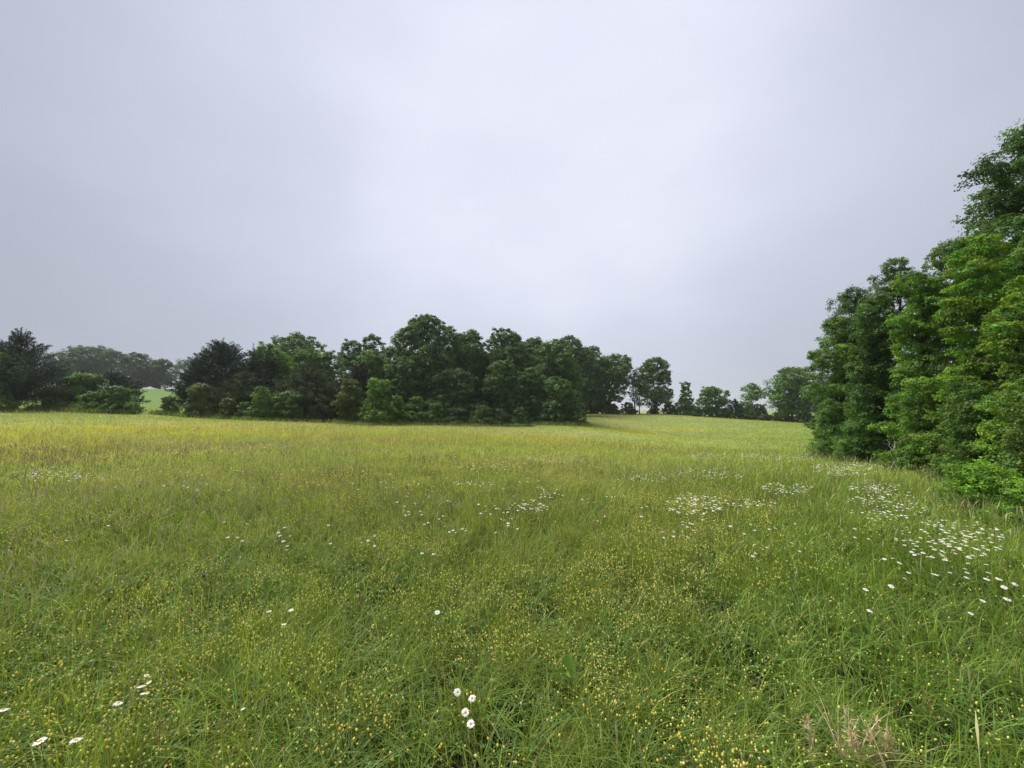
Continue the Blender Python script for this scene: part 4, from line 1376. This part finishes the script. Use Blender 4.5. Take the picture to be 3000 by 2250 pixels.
b("bramble", "second bramble mound running out of the right edge", "bramble", GHEDGE, 2870, 3180, 1415, 1545, 6.3, (0.140, 0.268, 0.042), 0.042, 0.7, 0.0, 40, profile='skirt', flat=0.5, warm=0.4, trunk_r=0.01, **HL)


b("hedgerow_tree", "leafy tree filling the slope of the hedgerow between its tufted tops", "tree", GHEDGE, 2430, 2720, 862, 1340, 17.5, (0.085, 0.165, 0.040), 0.085, 0.85, 0.03, 80, profile="skirt", depth=0.5, flat=0.55, spread=0.24, warm=0.5, **HL)
b("hedgerow_tree", "leafy green tree bridging the hedgerow skyline below the tall overhanging tree", "tree", GHEDGE, 2640, 2960, 715, 1380, 15.5, (0.101, 0.191, 0.044), 0.085, 0.9, 0.05, 90, profile='skirt', depth=0.5, flat=0.5, spread=0.24, warm=0.7, **HL)
b("hedgerow_tree", "shaded tree set back behind the hedgerow at the right edge", "tree", GHEDGE, 2880, 3500, 560, 1400, 14.5, (0.086, 0.160, 0.042), 0.10, 0.9, 0.05, 90, profile='skirt', depth=0.5, flat=0.5, spread=0.24, warm=0.5, **HL)
b("hedgerow_bush", "bright leafy sprays hanging out in front at the right edge", "bush", GHEDGE, 2840, 3130, 860, 1440, 9.4, (0.151, 0.274, 0.042), 0.065, 0.8, 0.0, 70, profile='skirt', depth=0.5, flat=0.38, spread=0.24, warm=0.75, **HL)




def margin():
    """rank uncut grass and weeds along the foot of the wood and the hedgerow"""
    global rng
    rng = np.random.default_rng(77)
    xs, ys = [], []
    for X, Y, rx, ry in FEET:
        n = int(900 * rx * max(ry, 0.6) / (1 + (Y / 16) ** 1.2) ** 1) + 60
        n = min(n, 2600)
        th = rng.uniform(-math.pi * 1.05, 0.05 * math.pi, n)
        q = rng.uniform(0.55, 1.02, n) + np.abs(rng.normal(0, 0.10, n))
        xs.append(X + rx * q * np.cos(th))
        ys.append(Y + ry * q * np.sin(th) - 0.012 * Y * rng.random(n))
    x, y = np.concatenate(xs), np.concatenate(ys)
    d = np.hypot(x, y)
    n = len(x)
    wild = fbm(x / 0.9, y / 0.9, 7, 3)
    h = rng.uniform(0.25, 0.6, n) * (0.55 + 0.8 * wild) * (1 + 0.25 * sstep(20, 50, d))
    c = np.array((0.17, 0.26, 0.05)) * rng.uniform(0.55, 1.35, (n, 1))
    straw = (rng.random((n, 1)) < 0.14 + 0.25 * (wild[:, None] > 0.58))
    c = np.where(straw, np.array((0.33, 0.29, 0.15)) * rng.uniform(0.6, 1.1, (n, 1)), c)
    v, q, cc = blades(np.stack([x, y, ground(x, y)], 1), h, 0.008 * (1 + d / 9) * rng.uniform(0.6, 1.4, n), rng.uniform(0, 6.28, n),
                      np.abs(rng.normal(0.3, 0.25, n)), rng.uniform(0, 3.14, n), 4, c)
    tag(mesh_obj("rank_grass", v, q, 4, M_GRASS, col=cc), "taller rough grass and weeds along the foot of the trees", "grass", kind='stuff')


margin()


def dead_branch():
    p = P(2632, 1362, 12.6)
    z = float(ground(p[0], p[1]))
    o = np.array((p[0], p[1], z))
    g = Geo()
    f = 12.6 / F

    def q(px, py, dy=0):
        return P(px, py, 12.6 + dy) - o
    limb(g, q(2610, 1372), q(2625, 1345, -.2), 0.02, 0.02, 0, 6)
    limb(g, q(2625, 1345, -.2), q(2612, 1320, -.3), 0.02, 0.018, 0, 6)
    limb(g, q(2612, 1320, -.3), q(2600, 1286, -.2), 0.016, 0.008, 0, 5)
    limb(g, q(2612, 1320, -.3), q(2640, 1290, 0), 0.014, 0.005, 0, 5)
    limb(g, q(2606, 1305, -.25), q(2585, 1300, -.3), 0.009, 0.004, 0, 4)
    limb(g, q(2625, 1345, -.2), q(2668, 1335, 0), 0.012, 0.005, 0, 4)
    limb(g, q(2640, 1290, 0), q(2660, 1283, 0), 0.006, 0.003, 0, 4)
    limb(g, q(2610, 1372), (0, 0, -0.1), 0.02, 0.024, 0, 6)
    ob = g.obj("dead_branch", M_PALE)
    ob.location = o
    tag(ob, "pale leafless forked branch sticking out at the foot of the hedgerow", "dead branch")


dead_branch()

# ------------------------------------------------------------------ single plants in the foreground
M_TAN = foliage_mat("dry_tan_grass", base=(0.60, 0.48, 0.28), rough=0.8, trans=0.2, tcol=(1.1, 1, .8))
M_BROAD = foliage_mat("broad_weed_leaf", base=(0.17, 0.30, 0.045), rough=0.5, trans=0.35)
M_PURP = foliage_mat("purple_flower", base=(0.12, 0.09, 0.25), rough=0.7, trans=0.2)


def white(n):
    return np.ones((n, 3))


def seed_stalk(px, py, blen, lean, label, hd=0.10, hw=0.007, group="tall seed-headed grass stalks in the foreground", col=(0.42, 0.34, 0.17)):
    """py: row of the stalk's tip; blen: stalk height"""
    p = hit(px, py, min(blen, 0.62))
    if p is None:
        return
    z = float(ground(p[0], p[1]))
    h = p[2] - z
    base = np.array((p[0] - lean * h, p[1] + 0.04, z))
    r = empty("seed_head_grass", base)
    tag(r, label, "grass stalk", group)
    t = np.linspace(0, 1, 9)
    path = np.stack([lean * h * t ** 1.6, -0.04 * t, h * t], 1)
    g = Geo()
    g.tube(path, np.full(9, 0.0013), 5)
    g.obj("stem", M_SEED, r, col=np.tile((0.22, 0.24, 0.08), (g.n, 1)))
    # head: many small husks packed around the top of the stem
    n = 90
    s = rng.uniform(1 - hd / h, 1, n)
    c = np.stack([np.interp(s, t, path[:, k]) for k in range(3)], 1)
    taper = np.sin(np.clip((s - (1 - hd / h)) / (hd / h), 0, 1) * math.pi * 0.92 + 0.1)
    pos = c + unit(n) * (hw * 0.5 * np.abs(taper))[:, None]
    v, q, cc = leaves(pos, np.full(n, 0.009), np.tile((lean, 0, 1.0), (n, 1)), np.array(col) * rng.uniform(0.7, 1.25, (n, 1)), 'needle', 0.4)
    mesh_obj("seed_head", v, q, 4, M_SEED, r, cc)


seed_stalk(466, 1955, 0.55, -0.25, "thick tan seed head leaning left beside the stacked daisies", 0.13, 0.013)
seed_stalk(468, 2110, 0.5, 0.03, "upright brown seed head at the lower left, below the leaning one", 0.12, 0.012, col=(0.36, 0.25, 0.13))
seed_stalk(380, 1655, 0.60, 0.12, "tall pale green stalk rising alone in the left foreground", 0.14, 0.007, col=(0.30, 0.31, 0.12))
seed_stalk(342, 1640, 0.58, -0.02, "tall pale green stalk just left of the lone tall one", 0.10, 0.007, col=(0.30, 0.31, 0.12))
seed_stalk(460, 1858, 0.5, 0.35, "reddish tan seed head bent to the right in the left foreground", 0.12, 0.012, col=(0.38, 0.26, 0.15))
seed_stalk(1293, 1957, 0.5, -0.15, "small tan seed head left above the four centre daisies", 0.09, 0.009)
seed_stalk(1232, 1463, 0.6, -0.35, "tall straw stalk leaning left in mid-field left of the central drift", 0.16, 0.012)
seed_stalk(1010, 1900, 0.5, -0.05, "knobbly green seed head at the left of the centre foreground", 0.10, 0.009, col=(0.34, 0.33, 0.14))
seed_stalk(1425, 1595, 0.58, 0.1, "pale tufted seed head in the centre middle foreground", 0.10, 0.014)
seed_stalk(1774, 1490, 0.6, 0.03, "pale drooping seed tuft between the two daisy drifts", 0.10, 0.016)
seed_stalk(2592, 1812, 0.55, -0.04, "upright pale seed head in the right foreground", 0.14, 0.008, col=(0.36, 0.36, 0.17))
seed_stalk(2700, 2010, 0.5, -0.28, "orange-tan seed head curving left at the lower right", 0.18, 0.009, col=(0.42, 0.27, 0.13))
seed_stalk(2690, 1815, 0.6, -0.75, "very long pale straw leaning far left at the lower right", 0.3, 0.007)
seed_stalk(2412, 1745, 0.55, -0.3, "thin brown stalk leaning left in the right foreground", 0.14, 0.006, col=(0.34, 0.27, 0.14))
seed_stalk(45, 1585, 0.58, 0.1, "tan seed head close to the left edge in the middle foreground", 0.12, 0.010)
seed_stalk(70, 1545, 0.6, 0.2, "taller tan seed head right of the left edge one", 0.12, 0.010)


def dry_tuft():
    p = hit(2555, 2225, 0.15)
    z = float(ground(p[0], p[1]))
    r = empty("dry_grass_tuft", (p[0], p[1], z))
    tag(r, "dead tan bunchgrass tuft with curled blades at the bottom right", "dry grass tuft")
    o = r.location
    heads = [((2478, 2095), (2505, 2230)), ((2562, 2098), (2580, 2235)), ((2603, 2140), (2603, 2240)), ((2365, 2110), (2380, 2240)), ((2540, 2130), (2560, 2240)), ((2600, 2160), (2572, 2240)), ((2500, 2150), (2520, 2240)), ((2450, 2170), (2490, 2245))]
    for hp, bp in heads:
        a = P(hp[0], hp[1], p[1] + 0.05)
        c = P(bp[0], bp[1], p[1] - 0.02)
        c[2] = min(c[2], z + 0.02)
        t = np.linspace(0, 1, 7)[:, None]
        path = c + (a - c) * t + np.array((0.015, 0, 0)) * np.sin(t * 3.1) - np.array(o)
        n = 170
        s = rng.uniform(0.2, 1, n)
        pp = np.stack([np.interp(s, t[:, 0], path[:, k]) for k in range(3)], 1) + unit(n) * 0.008 * (1.15 - s)[:, None]
        v, q, cc = leaves(pp, rng.uniform(0.02, 0.055, n), np.tile((-0.05, 0, 1.2), (n, 1)), np.ones((n, 3)) * rng.uniform(0.7, 1.3, (n, 1)), 'needle', 0.075)
        mesh_obj("seed_plume", v, q, 4, M_TAN, r, cc)
    m = 60
    az = rng.uniform(0, 6.28, m)
    rt = np.stack([rng.normal(0, 0.09, m), rng.normal(0, 0.05, m), np.zeros(m)], 1)
    v, q, cc = blades(rt, rng.uniform(0.22, 0.42, m), rng.uniform(0.004, 0.008, m), az, rng.uniform(0.3, 1.1, m), az + 1.57, 7, np.ones((m, 3)) * rng.uniform(0.65, 1.25, (m, 1)))
    mesh_obj("dry_blades", v, q, 4, M_TAN, r, cc)


dry_tuft()


def broad_weed():
    p = hit(1655, 1975, 0.22) + np.array((0, -0.05, 0))
    z = float(ground(p[0], p[1]))
    r = empty("broadleaf_weed", (p[0], p[1], z))
    tag(r, "light green weed with one large jagged leaf in the centre foreground", "weed")
    g = Geo()
    g.tube([(0, 0, 0), (0.005, 0, 0.14), (0, 0, 0.27)], (0.003, 0.0025, 0.002), 5)
    g.obj("stem", M_BROAD, r, col=white(g.n) * 0.8)
    for az, L_, tilt, wd in ((1.2, 0.115, 0.85, 0.8), (3.3, 0.08, 0.25, 0.45), (-0.4, 0.06, 0.2, 0.5), (5.0, 0.055, 0.1, 0.5)):
        g = Geo()
        u = np.array((math.cos(az) * math.cos(tilt), math.sin(az) * math.cos(tilt) * 0.6, math.sin(tilt)))
        u /= np.linalg.norm(u)
        s = np.cross(u, (0.15, -1, 0.35))
        s /= np.linalg.norm(s)
        nn = np.cross(s, u)
        prof = [(0, 0.03), (0.12, 0.36), (0.2, 0.30), (0.35, 0.50), (0.45, 0.40), (0.62, 0.40), (0.7, 0.28), (0.85, 0.18), (1, 0.01)]
        vs = []
        for t, w_ in prof:
            c = np.array((0, 0, 0.265)) + u * L_ * t - np.array((0, 0, 0.25 * L_ * t * t))
            e = w_ * wd * L_
            vs += [c - s * e + nn * e * 0.25, c, c + s * e + nn * e * 0.25]
        q = []
        for i in range(len(prof) - 1):
            q += [(3 * i, 3 * i + 1, 3 * i + 4, 3 * i + 3), (3 * i + 1, 3 * i + 2, 3 * i + 5, 3 * i + 4)]
        g.add(vs, q=q)
        g.obj("leaf", M_BROAD, r, col=white(g.n) * rng.uniform(0.85, 1.1))


broad_weed()


def purple_flower():
    p = hit(597, 1688, 0.36)
    z = float(ground(p[0], p[1]))
    r = empty("purple_flower", (p[0], p[1], z))
    tag(r, "single tiny dark purple flower in the left middle foreground", "flower")
    v, t = ball_shape(6, 9)
    g = Geo()
    g.add(v * (1 + 0.2 * rng.normal(0, 1, (len(v), 1))) * np.array((0.012, 0.012, 0.014)) + (0, 0, 0.36), t=t)
    g.obj("petals", M_PURP, r, col=white(g.n))
    g = Geo()
    g.tube([(0, 0, 0), (0.01, 0, 0.2), (0, 0, 0.355)], (0.0015, 0.0013, 0.001), 5)
    g.obj("stem", M_STEM, r, col=white(g.n))


purple_flower()


# ------------------------------------------------------------------ haze
def haze():
    m, t = new_mat("damp_air")
    out = N(t, 'ShaderNodeOutputMaterial')
    pv = N(t, 'ShaderNodeVolumePrincipled')
    pv.inputs['Color'].default_value = (0.90, 0.93, 1.0, 1)
    pv.inputs['Density'].default_value = HAZE_D
    pv.inputs['Anisotropy'].default_value = 0.2
    t.links.new(pv.outputs[0], out.inputs['Volume'])
    zlo, zhi = float(GZ.min()) - 1.5, 28.0
    x, y0, y1 = 960, -70, 1010
    v = np.array([(-x, y0, zlo), (x, y0, zlo), (x, y1, zlo), (-x, y1, zlo), (-x, y0, zhi), (x, y0, zhi), (x, y1, zhi), (-x, y1, zhi)])
    q = np.array([(0, 3, 2, 1), (4, 5, 6, 7), (0, 1, 5, 4), (1, 2, 6, 5), (2, 3, 7, 6), (3, 0, 4, 7)])
    tag(mesh_obj("haze", v, q, 4, m), kind='stuff')


HAZE_D = 0.00029
haze()
